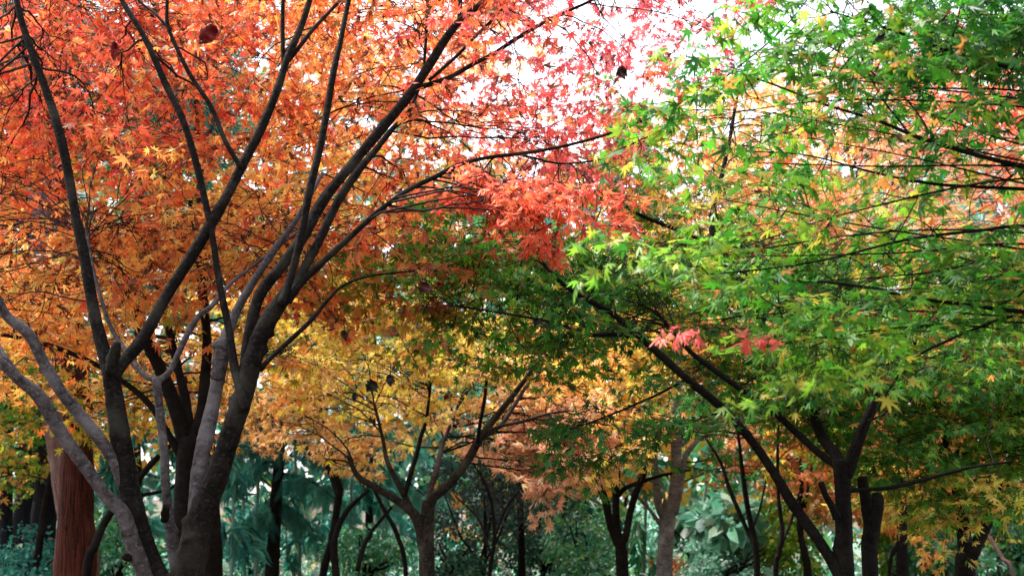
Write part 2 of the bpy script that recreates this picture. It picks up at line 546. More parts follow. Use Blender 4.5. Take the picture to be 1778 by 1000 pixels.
        A = [np.concatenate([a[i] for a in A]) for i in range(6)]
        return build_leaves(name, *A, tmpl, mat, s.root, None, s.base)


# ------------------------------------------------------------------ leaf palettes (sRGB of the leaf itself, weight)
P_DRY = [((120, 14, 24), 4), ((150, 24, 26), 3), ((88, 16, 20), 2), ((120, 50, 34), 1)]
P_RED = [((242, 84, 66), 5), ((248, 110, 64), 3), ((222, 48, 52), 2), ((252, 146, 84), 2)]
P_VIVID = [((253, 86, 62), 6), ((253, 114, 76), 3), ((236, 54, 54), 2)]
P_PINK = [((240, 84, 94), 5), ((236, 62, 74), 4), ((248, 130, 124), 2)]
P_PALEPINK = [((240, 98, 114), 5), ((230, 70, 90), 3), ((248, 140, 144), 2)]
P_ORANGE = [((252, 142, 62), 5), ((248, 116, 54), 4), ((252, 174, 88), 4), ((226, 60, 48), 2)]
P_ORRED = [((248, 108, 60), 5), ((242, 78, 60), 5), ((252, 156, 84), 2), ((206, 38, 44), 1.5)]
P_AMBER = [((252, 180, 82), 5), ((252, 156, 66), 4), ((250, 202, 104), 2), ((240, 112, 50), 1)]
P_YELLOW = [((252, 212, 96), 5), ((252, 186, 84), 3), ((236, 214, 84), 2), ((206, 200, 70), 1)]
P_PEACH = [((253, 194, 134), 5), ((252, 176, 106), 4), ((253, 212, 156), 2)]
P_SALMON = [((253, 184, 148), 5), ((252, 162, 122), 3), ((254, 206, 182), 2)]
P_OLIVE = [((170, 160, 40), 4), ((206, 160, 44), 3), ((230, 140, 46), 3), ((120, 140, 40), 2)]
P_BROWN = [((228, 124, 66), 4), ((208, 94, 56), 3), ((244, 154, 86), 2), ((170, 66, 44), 1)]
P_GREEN = [((68, 136, 36), 5), ((92, 150, 42), 4), ((46, 112, 36), 4), ((128, 166, 52), 1.5), ((196, 178, 60), .9), ((238, 140, 70), .3)]
P_DEEP = [((48, 110, 36), 5), ((62, 126, 38), 3), ((34, 92, 42), 3), ((96, 138, 44), 1)]
P_LIME = [((118, 164, 44), 5), ((150, 180, 56), 3), ((88, 146, 40), 4), ((196, 178, 66), 1)]
P_MIX = [((96, 150, 46), 4), ((190, 180, 60), 4), ((240, 150, 70), 3), ((60, 128, 44), 2), ((246, 110, 80), 1)]
P_BACK = [((250, 150, 90), 4), ((226, 190, 80), 3), ((246, 110, 80), 3), ((150, 170, 70), 2), ((250, 180, 140), 2)]
P_TEAL = [((54, 132, 116), 4), ((40, 108, 100), 4), ((84, 158, 134), 2)]
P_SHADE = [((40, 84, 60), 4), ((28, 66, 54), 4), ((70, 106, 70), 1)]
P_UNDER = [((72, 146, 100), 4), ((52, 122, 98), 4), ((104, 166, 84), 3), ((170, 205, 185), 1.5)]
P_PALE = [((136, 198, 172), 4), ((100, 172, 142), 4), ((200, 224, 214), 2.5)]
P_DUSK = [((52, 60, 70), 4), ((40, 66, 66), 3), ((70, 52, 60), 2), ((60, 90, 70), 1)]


def zones(pts):
    """Leaf colour over a crown: the palette of the nearest of some marked places, loosely."""
    def f(x, y):
        w = np.array([((x - a) / 1.3) ** 2 + (y - b) ** 2 for a, b, _ in pts]) + R.uniform(0, 9000, len(pts))
        k = np.argsort(w)[:2]
        return pts[k[0]][2] + [(c, q * .45) for c, q in pts[k[1]][2]]
    return f


# ------------------------------------------------------------------ ground
m, n, l, out = new_mat("forest floor")
tc = n.new("ShaderNodeTexCoord")
nz = n.new("ShaderNodeTexNoise"); nz.inputs["Scale"].default_value = 3; nz.inputs["Detail"].default_value = 8
vo = n.new("ShaderNodeTexVoronoi"); vo.inputs["Scale"].default_value = 14
l.new(tc.outputs["Object"], nz.inputs["Vector"]); l.new(tc.outputs["Object"], vo.inputs["Vector"])
cr = n.new("ShaderNodeValToRGB")
cr.color_ramp.elements[0].color = (.03, .035, .02, 1); cr.color_ramp.elements[1].color = (.16, .09, .045, 1)
l.new(nz.outputs["Fac"], cr.inputs[0])
mx = n.new("ShaderNodeMixRGB"); mx.blend_type = 'MULTIPLY'; mx.inputs[0].default_value = .7
l.new(cr.outputs[0], mx.inputs[1]); l.new(vo.outputs["Color"], mx.inputs[2])
p = n.new("ShaderNodeBsdfPrincipled"); p.inputs["Roughness"].default_value = .95
l.new(mx.outputs[0], p.inputs["Base Color"]); l.new(p.outputs[0], out.inputs[0])
gx, gy = np.meshgrid(np.linspace(-120, 120, 121), np.linspace(-30, 210, 121))
gz = .06 * np.sin(gx * .9) * np.cos(gy * .7) - .03 + np.maximum(0, gy - 60) * .02
gv = np.stack([gx, gy, gz], -1).reshape(-1, 3)
i, j = np.meshgrid(np.arange(120), np.arange(120), indexing='ij')
gq = np.stack([i * 121 + j, i * 121 + j + 1, (i + 1) * 121 + j + 1, (i + 1) * 121 + j], -1).reshape(-1, 4)
tag(link("ground", mesh_np("ground", gv, gq, smooth=True), m), "brown leaf strewn forest floor beneath the maples", "ground", None, "structure")

# ------------------------------------------------------------------ front maple with many stems
MAPLES = "autumn maples of the grove"
A = Tree("maple_tree", "large many stemmed maple with orange red crown, stems spreading from one base", "maple tree", 290, 4.0)
A.stem("trunk", [(292, 1100, 96), (292, 1050, 83.2), (293, 1020, 67.2), (294, 1000, 40)], 4.0, 4.0, BARK, ground=True, sides=20, knots=5, reach=False)
s1 = A.stem("stem", [(280, 1030, 48.6), (262, 990, 45.9), (245, 930, 42), (228, 850, 38.1), (210, 750, 33.4), (194, 660, 30.2), (191, 630, 26.2)], 4.0, 3.95, BARK, knots=4)
A.stem("limb", [(194, 660, 26.2), (182, 620, 23.6), (165, 550, 21), (148, 450, 18.4), (130, 370, 17), (112, 270, 16.4), (95, 200, 15.8), (78, 150, 14.4), (55, 90, 13.1), (35, 30, 11.8), (20, -50, 10.5), (0, -170, 7.2)], 3.95, 4.2, BARK)
b1 = A.stem("limb", [(196, 660, 23.6), (214, 632, 23), (250, 588, 21.7), (290, 510, 20.3), (340, 430, 19.7), (390, 350, 18.4), (420, 290, 17), (450, 230, 16.4), (480, 160, 15.1), (500, 100, 13.8), (525, 40, 11.8), (545, -30, 9.8), (575, -150, 6.6)], 3.95, 4.4, BARK)
A.stem("branch", [(418, 292, 9.8), (392, 245, 9.2), (365, 185, 8.6), (325, 120, 7.8), (293, 50, 7.2), (290, 0, 6.6), (285, -90, 4.6)], 4.12, 4.2, BARK, b1, sides=9)
A.stem("branch", [(296, 52, 5.9), (270, 25, 5.3), (240, 0, 4.6), (205, -50, 3.3)], 4.2, 4.3, BARK, b1, sides=8)
A.stem("branch", [(494, 118, 8.6), (490, 60, 7.8), (492, 0, 7.2), (496, -90, 5.3)], 4.3, 4.4, BARK, b1, sides=9)
A.stem("branch", [(498, 108, 8.6), (545, 50, 7.8), (592, 0, 6.6), (650, -60, 4.6)], 4.3, 4.5, BARK, b1, sides=9)
s2 = A.stem("stem", [(266, 1050, 24), (246, 985, 27), (228, 935, 27.5), (215, 890, 24.2), (185, 858, 23), (150, 810, 22.3), (110, 758, 22.3), (85, 718, 21.7), (62, 684, 23), (30, 658, 18.4), (0, 630, 17), (-60, 580, 14.4), (-140, 500, 10.5)], 3.95, 3.7, BARK_PALE_LIT, knots=5)
A.stem("branch", [(34, 660, 13.1), (10, 622, 11.1), (0, 605, 9.8), (-40, 540, 7.2)], 3.75, 3.8, BARK_PALE_LIT, s2, sides=10)
s3 = A.stem("stem", [(240, 915, 22.3), (215, 845, 20.3), (200, 800, 20.3), (170, 755, 21), (135, 714, 21), (105, 680, 19.7), (75, 632, 18.4), (50, 582, 18.4), (15, 552, 16.4), (0, 525, 15.1), (-30, 470, 12.5), (-60, 380, 9.2)], 3.98, 3.8, BARK_PALE_LIT, knots=5)
s4 = A.stem("stem", [(312, 1050, 18), (304, 965, 21), (296, 905, 17.7), (288, 850, 15.8), (284, 780, 14.4), (277, 710, 14.4), (272, 656, 15.8)], 4.05, 4.1, BARK_PALE_LIT, knots=3)
A.stem("branch", [(268, 660, 11.1), (250, 650, 9.2), (228, 622, 8.6), (190, 562, 7.2), (165, 480, 5.9), (150, 400, 4.6)], 4.1, 4.4, BARK_PALE_LIT, s4, sides=10)
A.stem("branch", [(276, 660, 12.5), (294, 644, 11.1), (320, 592, 10.5), (345, 550, 9.8), (368, 530, 9.2), (400, 492, 7.2), (440, 462, 5.9), (520, 400, 3.9)], 4.1, 4.6, BARK_PALE_LIT, s4, sides=10)
s5 = A.stem("stem", [(318, 1030, 69.3), (332, 985, 54.8), (350, 900, 44.7), (378, 825, 39.7), (400, 750, 33.9), (420, 690, 32.5), (436, 628, 33.2), (450, 585, 31.8), (470, 548, 30.3), (500, 505, 26)], 4.0, 4.0, BARK, knots=6)
A.stem("limb", [(338, 930, 24), (343, 880, 29), (350, 800, 26.2), (364, 725, 26.2), (378, 650, 23.6), (388, 600, 22.3), (408, 548, 17), (436, 498, 14.4), (480, 430, 11.8), (515, 380, 9.2), (560, 300, 6.6)], 4.02, 4.5, BARK_PALE_LIT, s5, knots=4)
A.stem("limb", [(428, 712, 14), (416, 672, 16), (405, 632, 15.5), (395, 560, 12.5), (380, 480, 11.8), (366, 400, 11.8), (345, 300, 12.5), (316, 205, 12.5), (290, 150, 11.8), (248, 62, 10.5), (212, 0, 9.2), (170, -90, 6.6)], 3.95, 4.3, BARK)
A.stem("limb", [(424, 640, 17), (432, 585, 18.4), (450, 512, 19.7), (490, 460, 19.7), (526, 412, 19.7), (566, 342, 19), (616, 280, 18.4), (666, 220, 18.4), (712, 162, 17.7), (748, 108, 16.4), (795, 42, 13.1), (845, 0, 11.8), (920, -70, 8.6)], 4.05, 4.6, BARK)
A.stem("branch", [(728, 152, 9.8), (780, 135, 9.2), (820, 112, 8.6), (860, 92, 7.8), (900, 66, 7.2), (950, 36, 6.6), (1020, 5, 5.3), (1090, -30, 3.3)], 4.5, 4.8, BARK, sides=9)
A.stem("branch", [(745, 140, 7.2), (790, 100, 6.6), (826, 64, 5.9), (866, 22, 5.3), (905, -20, 3.9)], 4.7, 4.9, BARK, sides=8)
A.stem("branch", [(797, 40, 7.8), (800, 0, 7.2), (806, -80, 5.3)], 4.55, 4.6, BARK, sides=8)
A.stem("limb", [(488, 530, 15.8), (502, 488, 15.1), (525, 400, 14.4), (540, 320, 13.8), (556, 250, 13.1), (570, 185, 12.5), (581, 115, 11.1), (591, 70, 10.5), (606, 0, 9.2), (625, -90, 6.6)], 3.92, 4.2, BARK)
A.stem("limb", [(498, 520, 18.4), (516, 488, 17), (556, 415, 15.8), (586, 350, 15.1), (622, 298, 13.8), (652, 262, 11.8), (680, 225, 9.8), (712, 190, 7.8), (735, 120, 5.9), (742, 0, 4.6)], 4.1, 4.9, BARK)
b4 = A.stem("limb", [(500, 525, 15.8), (527, 488, 13.1), (570, 445, 11.8), (620, 400, 10.5), (662, 364, 9.8), (710, 330, 9.2), (752, 309, 8.6), (800, 285, 7.8), (850, 273, 7.2), (900, 267, 7.2), (975, 255, 5.9), (1050, 235, 5.3), (1115, 210, 4.6), (1165, 187, 3.9), (1215, 165, 3.6), (1265, 130, 3.3), (1350, 60, 2.6), (1410, -10, 2)], 3.95, 4.1, BARK, sides=10, knots=0)
A.stem("branch", [(908, 270, 3.9), (975, 284, 3.9), (1040, 277, 3.3), (1080, 258, 3), (1130, 235, 2.6), (1190, 205, 2)], 4.02, 4.1, BARK, b4, sides=7, knots=0)
A.stem("branch", [(1268, 128, 2.6), (1300, 122, 2.3), (1380, 110, 2), (1450, 100, 1.3)], 4.08, 4.2, BARK, b4, sides=6, knots=0)
A.stem("limb", [(452, 640, 10.5), (467, 624, 9.2), (500, 594, 8.6), (540, 556, 7.8), (572, 518, 6.6), (595, 496, 5.3), (640, 480, 3.9), (720, 470, 2.6)], 4.05, 4.5, BARK, sides=9)
A.stem("burl", [(192, 650, 18), (197, 622, 21), (201, 604, 18), (203, 594, 12)], 3.93, 3.9, BARK, reach=False, knots=6)
A.stem("stub", [(378, 660, 24), (383, 625, 25), (386, 600, 27), (388, 588, 22)], 4.08, 4.08, BARK_PALE_LIT, reach=False, knots=3)
A.stem("stub", [(286, 905, 14), (288, 890, 14), (290, 876, 12)], 3.98, 3.95, BARK, reach=False, sides=10)
A.stem("stub", [(226, 968, 14), (219, 968, 13), (213, 964, 11)], 3.9, 3.88, BARK, reach=False, sides=10)
za = zones([(0, 0, P_RED), (120, 60, P_RED), (60, 200, P_ORRED), (250, 30, P_RED), (330, 90, P_ORRED), (220, 190, P_ORRED), (430, 60, P_ORRED),
            (560, 40, P_ORANGE), (420, 210, P_ORANGE), (560, 160, P_ORANGE), (680, 60, P_ORANGE), (730, 160, P_ORANGE), (840, 60, P_ORRED), (900, 130, P_RED),
            (930, 210, P_PINK), (860, 250, P_RED), (960, 60, P_PINK), (640, 260, P_ORANGE), (470, 320, P_AMBER), (430, 390, P_AMBER), (560, 380, P_ORANGE),
            (300, 300, P_ORRED), (200, 330, P_ORANGE), (60, 330, P_ORANGE), (20, 420, P_ORANGE), (180, 440, P_AMBER), (300, 430, P_BROWN), (700, 380, P_BROWN),
            (760, 270, P_RED), (80, 540, P_AMBER), (480, 500, P_ORANGE), (600, 470, P_BROWN)])
CA = [(-200, -220), (980, -220), (890, -40), (860, 50), (890, 140), (960, 200), (970, 270), (840, 300), (760, 380), (640, 440), (560, 480), (420, 500), (300, 540), (-200, 560)]
CB = [(x, max(y, -110)) for x, y in CA]
A.grow(CA, 4.5, 5.2, 78, 110, 70, .3, 6.5, za, .070, .55, .75)
A.grow(CB, 5.1, 6.0, 88, 120, 80, .35, 7, za, .074, .5, .75)
# the drooping vivid red spray under the arching limb
P_CORAL = P_VIVID + [((248, 110, 70), 3), ((250, 140, 90), 1)]
A.grow([(740, 300), (880, 302), (950, 322), (890, 342), (800, 332)], 4.0, 4.4, 9, 50, 9, .2, 3.2, P_CORAL, .057, .4, .4, .14, flat=.2)
A.grow([(840, 325), (940, 322), (1080, 358), (1065, 372), (950, 366), (870, 352)], 3.7, 4.15, 12, 46, 8, .2, 3.2, P_CORAL, .057, .4, .4, .14, flat=.2)
A.grow([(840, 352), (895, 358), (945, 415), (925, 430), (870, 385)], 4.1, 4.4, 6, 20, 14, .1, 2.4, P_CORAL, .053, 1.0, .5, .11)
# thin pink leaves against the white sky
A.grow([(950, -60), (1320, -60), (1290, 60), (1180, 120), (1080, 130), (1000, 150), (930, 120)], 4.9, 5.9, 36, 60, 40, .25, 1.8, P_PALEPINK, .064, .8, .7, .2)
A.grow([(1040, 120), (1180, 110), (1150, 190), (1090, 190)], 4.2, 4.6, 3, 40, 30, .1, 1.6, P_RED, .06, .9, .7, .15)
A.finish(dry=.16)

# ------------------------------------------------------------------ dark stemmed maple behind it
B = Tree("maple_tree", "dark stemmed maple standing close behind the front maple, yellow and orange leaves low", "maple tree", 320, 5.6)
B.stem("trunk", [(322, 1010, 40), (318, 900, 36), (322, 790, 34), (328, 760, 34)], 5.6, 5.6, BARK_DARK, ground=True)
B.stem("limb", [(325, 775, 28), (305, 705, 24), (277, 640, 22), (250, 585, 20), (230, 520, 18), (205, 450, 15), (180, 350, 10)], 5.6, 5.8, BARK_DARK, sides=10)
B.stem("limb", [(332, 765, 24), (348, 725, 20), (355, 660, 18), (360, 590, 17), (352, 500, 15), (345, 460, 14), (330, 350, 9)], 5.6, 5.9, BARK_DARK, sides=10)
B.stem("limb", [(328, 765, 20), (322, 700, 17), (310, 640, 14), (290, 560, 12), (265, 470, 10), (240, 380, 6)], 5.6, 6.1, BARK_DARK, sides=10)
B.stem("limb", [(318, 800, 14), (290, 750, 12), (262, 705, 11), (225, 670, 10), (160, 630, 9), (70, 595, 8), (0, 580, 6)], 5.6, 5.4, BARK_DARK, sides=9)
zb = zones([(60, 620, P_AMBER), (180, 600, P_AMBER), (250, 560, P_PEACH), (130, 660, P_OLIVE), (280, 690, P_OLIVE), (380, 700, P_AMBER), (380, 580, P_OLIVE), (60, 520, P_ORANGE), (430, 640, P_PEACH), (300, 480, P_AMBER), (540, 570, P_OLIVE), (480, 560, P_YELLOW)])
B.grow([(-150, 430), (480, 430), (560, 540), (470, 690), (340, 740), (250, 740), (150, 720), (60, 680), (-150, 660)], 5.8, 7.4, 60, 110, 55, .4, 5.5, zb, .078, .5, .7)
B.finish(dry=.05)

# ------------------------------------------------------------------ centre maple, yellow to orange
C = Tree("maple_tree", "slender forked maple under a golden yellow crown, beyond the front maple", "maple tree", 740, 7.0)
C.stem("trunk", [(740, 1010, 26.4), (741, 925, 24.6), (745, 870, 22.9)], 7, 7, BARK_MID, ground=True)
c1 = C.stem("limb", [(736, 955, 19.4), (722, 900, 17.6), (690, 870, 15), (652, 846, 12.3), (622, 826, 9.7), (604, 790, 7)], 7, 6.8, BARK_MID, sides=10)
C.stem("branch", [(714, 885, 11.4), (700, 855, 10.6), (688, 832, 8.8), (672, 800, 7.9), (664, 760, 6.2), (650, 700, 4.4)], 6.97, 6.9, BARK_MID, c1, sides=8)
C.stem("branch", [(702, 862, 8.8), (720, 800, 7.9), (730, 760, 7), (741, 725, 6.2), (748, 660, 4.4)], 6.95, 7.2, BARK_DARK, c1, sides=8)
c2 = C.stem("limb", [(744, 885, 19.4), (755, 862, 16.7), (781, 838, 15.8), (810, 800, 15), (830, 765, 13.2), (852, 734, 12.3), (880, 700, 11.4), (902, 672, 9.7), (925, 640, 7.9), (945, 600, 6.2), (960, 540, 4.4)], 7, 6.7, BARK_MID, sides=11)
C.stem("branch", [(830, 768, 7), (833, 735, 7), (842, 690, 6.2), (846, 650, 5.3), (850, 590, 3.5)], 6.85, 6.9, BARK_DARK, c2, sides=8)
C.stem("branch", [(843, 748, 6.2), (875, 738, 5.3), (902, 733, 5.3), (970, 715, 4.4), (1050, 716, 2.6)], 6.85, 6.6, BARK_MID, c2, sides=7)
C.stem("branch", [(845, 755, 8.8), (868, 740, 7.9), (895, 700, 7), (915, 670, 6.2), (935, 650, 4.4)], 6.9, 7.2, BARK_PALE_LIT, c2, sides=7)
C.stem("limb", [(745, 868, 12.3), (748, 845, 11.4), (760, 810, 9.7), (768, 775, 7.9), (781, 740, 6.2), (800, 690, 4.4)], 7.05, 7.3, BARK_PALE_LIT, sides=9)
zc = zones([(500, 690, P_PEACH), (560, 620, P_YELLOW), (620, 600, P_AMBER), (700, 560, P_OLIVE), (640, 680, P_YELLOW), (760, 640, P_YELLOW), (560, 760, P_PEACH),
            (660, 740, P_YELLOW), (720, 680, P_YELLOW), (620, 810, P_PEACH), (840, 610, P_YELLOW), (900, 700, P_PEACH), (930, 780, P_SALMON), (880, 760, P_SALMON), (980, 650, P_AMBER),
            (1080, 660, P_YELLOW), (1080, 760, P_YELLOW), (1010, 760, P_PEACH), (470, 620, P_OLIVE), (700, 770, P_PEACH)])
C.grow([(440, 650), (500, 560), (640, 540), (760, 560), (900, 570), (1160, 590), (1150, 670), (1105, 700), (1095, 790), (1030, 830), (1000, 790), (900, 800), (850, 770), (780, 720), (700, 740), (640, 800), (580, 820), (540, 770), (450, 730)], 6.9, 8.2, 72, 70, 40, .35, 5.2, zc, .082, .5, .7, .26)
C.grow([(860, 700), (1000, 700), (1000, 800), (940, 815), (870, 780)], 7.0, 8.5, 12, 60, 45, .35, 8, P_SALMON, .082, .5, .7, .26)
C.finish(dry=.04)

# ------------------------------------------------------------------ right maple: dark trunk, long arching limb, green crown
Fm = Tree("maple_tree", "green leaved maple with black forked trunk and one long limb arching up over the grove", "maple tree", 1466, 5.0)
Fm.stem("trunk", [(1468, 1010, 32.7), (1467, 925, 29.2), (1465, 850, 27.5), (1463, 800, 31)], 5, 5, BARK_DARK, ground=True, knots=3)
f1 = Fm.stem("limb", [(1466, 825, 25.8), (1480, 790, 21.5), (1494, 750, 18.9), (1513, 708, 16.3), (1528, 665, 14.6), (1553, 634, 12.9), (1578, 605, 12), (1618, 576, 10.3), (1658, 554, 8.6), (1728, 510, 6), (1800, 440, 4.3)], 5, 4.9, BARK_DARK, sides=11)
f2 = Fm.stem("limb", [(1462, 820, 24.1), (1452, 790, 20.6), (1428, 758, 18.1), (1410, 715, 15.5), (1388, 670, 13.8), (1366, 625, 12), (1322, 558, 11.2), (1272, 478, 10.3), (1236, 400, 11.2), (1248, 330, 9.5), (1265, 250, 7.7), (1280, 170, 5.2), (1300, 100, 3.4)], 5, 6.2, BARK_DARK, sides=11)
Fm.stem("branch", [(1232, 415, 7.7), (1198, 408, 7.7), (1116, 375, 6.9), (1070, 345, 6), (1010, 303, 5.2), (960, 262, 3.4)], 5.95, 5.6, BARK_DARK, f2, sides=8)
Fm.stem("limb", [(1464, 828, 10), (1448, 806, 11.5), (1428, 790, 12.9), (1393, 760, 12), (1343, 716, 11.2), (1278, 670, 10.3), (1226, 632, 9.5), (1190, 602, 7.7), (1140, 540, 5.2)], 5.05, 5.3, BARK_DARK, sides=9)
f4 = Fm.stem("limb", [(1462, 1010, 22.7), (1446, 976, 20.4), (1418, 930, 18.9), (1378, 875, 17.4), (1343, 820, 15.9), (1302, 762, 15.1), (1250, 705, 15.1), (1200, 664, 14.3), (1150, 620, 13.6), (1108, 583, 12.8), (1070, 550, 10.6), (1045, 534, 9.1), (1005, 512, 7.6), (970, 486, 6.8), (935, 446, 6.1), (910, 400, 4.6), (890, 340, 3)], 5, 4.9, BARK_DARK, sides=12)
Fm.stem("branch", [(1108, 583, 8.6), (1062, 580, 7.7), (1025, 580, 6.9), (960, 560, 5.2), (880, 545, 3.4), (780, 530, 2.6)], 4.95, 4.9, BARK_DARK, f4, sides=8)
Fm.stem("branch", [(1190, 660, 5.2), (1130, 690, 4.3), (1060, 720, 3.4), (990, 745, 2.6)], 4.95, 4.7, BARK_DARK, f4, sides=6)
Fm.stem("stub", [(1452, 898, 13.8), (1444, 880, 12), (1433, 860, 11.2), (1425, 838, 10.3)], 4.95, 4.9, BARK_DARK, sides=9, reach=False, label="short sawn off limb stub")
Fm.stem("limb", [(1478, 852, 7.7), (1510, 850, 6.9), (1553, 845, 6.9), (1628, 826, 6), (1688, 811, 5.2), (1760, 800, 3.4)], 4.95, 4.9, BARK_DARK, sides=8)
zg = zones([(690, 500, P_OLIVE), (740, 460, P_GREEN), (820, 440, P_GREEN), (900, 500, P_GREEN), (1000, 470, P_DEEP), (800, 540, P_GREEN), (720, 550, P_OLIVE), (960, 600, P_GREEN), (1050, 540, P_DEEP), (1080, 430, P_GREEN), (860, 410, P_GREEN), (760, 510, P_BROWN)])
Fm.grow([(650, 490), (760, 390), (880, 410), (1000, 440), (1130, 420), (1150, 590), (1040, 610), (900, 610), (760, 580), (660, 550)], 4.85, 5.7, 50, 75, 34, .3, 5.5, zg, .068, .4, .65, .24)
Fm.grow([(960, 720), (1150, 690), (1190, 740), (1150, 780), (1050, 810), (980, 780)], 4.6, 5.2, 10, 60, 22, .2, 3.5, P_DEEP, .064, .4, .6, .24)
zf = zones([(1180, 480, P_GREEN), (1300, 500, P_DEEP), (1250, 600, P_DEEP), (1400, 580, P_GREEN), (1520, 560, P_GREEN), (1650, 640, P_GREEN), (1700, 500, P_OLIVE), (1400, 680, P_DEEP), (1150, 570, P_OLIVE), (1560, 700, P_GREEN)])
Fm.grow([(1100, 420), (1780, 420), (1820, 700), (1560, 720), (1420, 740), (1300, 700), (1120, 600)], 5.6, 6.7, 62, 80, 38, .35, 7, zf, .068, .32, .5, .28, flat=.22)
Fm.grow([(1400, 560), (1640, 540), (1640, 690), (1540, 700), (1430, 680)], 4.5, 4.9, 16, 60, 26, .2, 4, zf, .066, .4, .6, .24)
Fm.grow([(1240, 570), (1480, 560), (1500, 740), (1400, 760), (1290, 690)], 5.15, 5.7, 22, 60, 30, .2, 5, [(c, w) for c, w in P_GREEN], .066, .4, .6, .2)
zr = zones([(1040, 330, P_MIX), (1150, 330, P_MIX), (1060, 240, P_MIX), (1250, 300, P_BACK), (1350, 330, P_BACK), (1150, 400, P_GREEN)])
Fm.grow([(1010, 200), (1200, 180), (1400, 200), (1420, 420), (1150, 430), (1020, 380)], 5.6, 6.6, 30, 75, 40, .35, 6, zr, .072, .45, .65, .26)
Fm.finish(dry=.015)

# stump beside it
G = Tree("tree_stump", "dead dark stump with two sawn tops next to the black forked maple trunk", "tree stump", 1510, 5.3)
G.stem("trunk", [(1510, 1010, 28), (1512, 925, 27), (1518, 885, 29), (1520, 868, 27)], 5.3, 5.3, BARK_DARK, ground=True, knots=4, reach=False)
G.stem("stub", [(1512, 905, 22), (1504, 870, 20), (1499, 845, 18), (1496, 828, 17)], 5.3, 5.25, BARK_DARK, knots=2, reach=False)
G.stem("stub", [(1518, 892, 20), (1524, 872, 20), (1522, 862, 18)], 5.3, 5.35, BARK_DARK, knots=2, reach=False)

# ------------------------------------------------------------------ near maple whose trunk stands outside the view; only its boughs reach in
I = Tree("maple_tree", "close maple reaching in with long thin green boughs, its trunk out of view", "maple tree", 2350, 3.0)
I.stem("trunk", [(2350, 1010, 120), (2340, 700, 100), (2320, 400, 84), (2300, 100, 66), (2280, -300, 40)], 3.0, 3.0, BARK, ground=True, reach=False, knots=0)
for pts, d0, d1 in (
    ([(2318, 380, 30), (2050, 340, 16), (1900, 315, 12), (1778, 290, 10), (1703, 272, 9), (1628, 250, 8), (1578, 232, 7), (1528, 211, 6), (1478, 195, 5.5), (1428, 180, 5), (1328, 142, 4), (1240, 120, 2.5)], 3.0, 3.2),
    ([(2310, 260, 26), (2000, 190, 12), (1800, 130, 9), (1650, 90, 7), (1540, 50, 5), (1440, 20, 3)], 3.0, 2.9),
    ([(2320, 420, 24), (2000, 345, 10), (1778, 329, 7), (1628, 320, 6), (1520, 300, 4.5), (1400, 270, 3), (1280, 262, 2)], 3.0, 3.4),
    ([(2325, 470, 24), (2000, 390, 10), (1778, 392, 7), (1703, 400, 6), (1578, 416, 5), (1428, 452, 4), (1300, 470, 3), (1180, 480, 2)], 3.0, 3.3),
    ([(2332, 620, 30), (2000, 560, 12), (1778, 542, 8), (1678, 530, 7.5), (1578, 515, 7), (1503, 499, 6), (1400, 488, 5), (1230, 492, 3), (1130, 510, 2)], 3.0, 3.1),
    ([(2335, 640, 24), (2000, 550, 9), (1778, 548, 6), (1708, 565, 5.5), (1648, 590, 5), (1578, 630, 4.5), (1518, 720, 3.5), (1480, 790, 2)], 3.0, 3.5),
):
    I.stem("bough", pts, d0, d1, BARK_DARK, sides=8, knots=0)
I.stem("bough", [(1578, 232, 4), (1528, 165, 3.5), (1488, 85, 3), (1450, 20, 2)], 3.17, 3.2, BARK_DARK, sides=6, knots=0)
I.stem("bough", [(1628, 250, 4), (1560, 160, 3.5), (1420, 70, 3), (1300, 20, 2)], 3.15, 3.4, BARK_DARK, sides=6, knots=0)
for k in range(16):
    y0 = R.uniform(150, 640); x1 = R.uniform(1150, 1480); y1 = y0 + R.uniform(-90, 70) + (1778 - x1) * R.uniform(-.12, .12)
    dd = R.uniform(2.9, 3.5)
    I.stem("bough", [(2322, y0 + R.uniform(80, 160), 16), (2000, y0 + 40, 6), (1778, y0, 4.2), ((1778 + x1) / 2 + R.uniform(-60, 60), (y0 + y1) / 2 + R.uniform(-22, 10), 3.2), (x1, y1, 1.6)], 3.0, dd, BARK_DARK, sides=6, knots=0, nodes=False)
zi = zones([(1350, 100, P_GREEN), (1450, 60, P_GREEN), (1600, 40, P_DEEP), (1720, 60, P_DEEP), (1700, 150, P_DEEP), (1500, 130, P_GREEN), (1400, 220, P_GREEN), (1600, 260, P_GREEN), (1700, 330, P_GREEN),
            (1300, 180, P_GREEN), (1500, 330, P_LIME), (1450, 400, P_GREEN), (1600, 420, P_GREEN), (1700, 460, P_GREEN), (1150, 460, P_LIME), (1130, 530, P_LIME), (1280, 440, P_GREEN), (1250, 530, P_GREEN), (1400, 500, P_GREEN), (1330, 620, P_LIME), (1440, 640, P_LIME), (1550, 560, P_GREEN)])
I.grow([(1380, 20), (1480, -80), (1850, -80), (1850, 130), (1650, 160), (1450, 150), (1330, 130)], 2.7, 3.4, 32, 90, 24, .22, 3.6, zi, .067, .28, .45, .26, flat=.2)
I.grow([(1180, 130), (1320, 80), (1500, 130), (1850, 180), (1850, 440), (1600, 460), (1400, 440), (1300, 350), (1150, 260)], 2.9, 3.8, 40, 95, 14, .25, 2.0, zi, .067, .28, .45, .26, flat=.2)
I.grow([(1080, 440), (1250, 400), (1500, 420), (1850, 440), (1850, 560), (1600, 600), (1480, 650), (1360, 660), (1330, 560), (1270, 505), (1120, 490)], 2.9, 3.7, 42, 85, 14, .22, 2.8, zi, .067, .3, .45, .24, flat=.2)
I.grow([(1210, 550), (1290, 545), (1290, 585), (1230, 590)], 2.9, 3.1, 2, 24, 10, .06, 1, P_PINK, .05, .5, .4, .12)
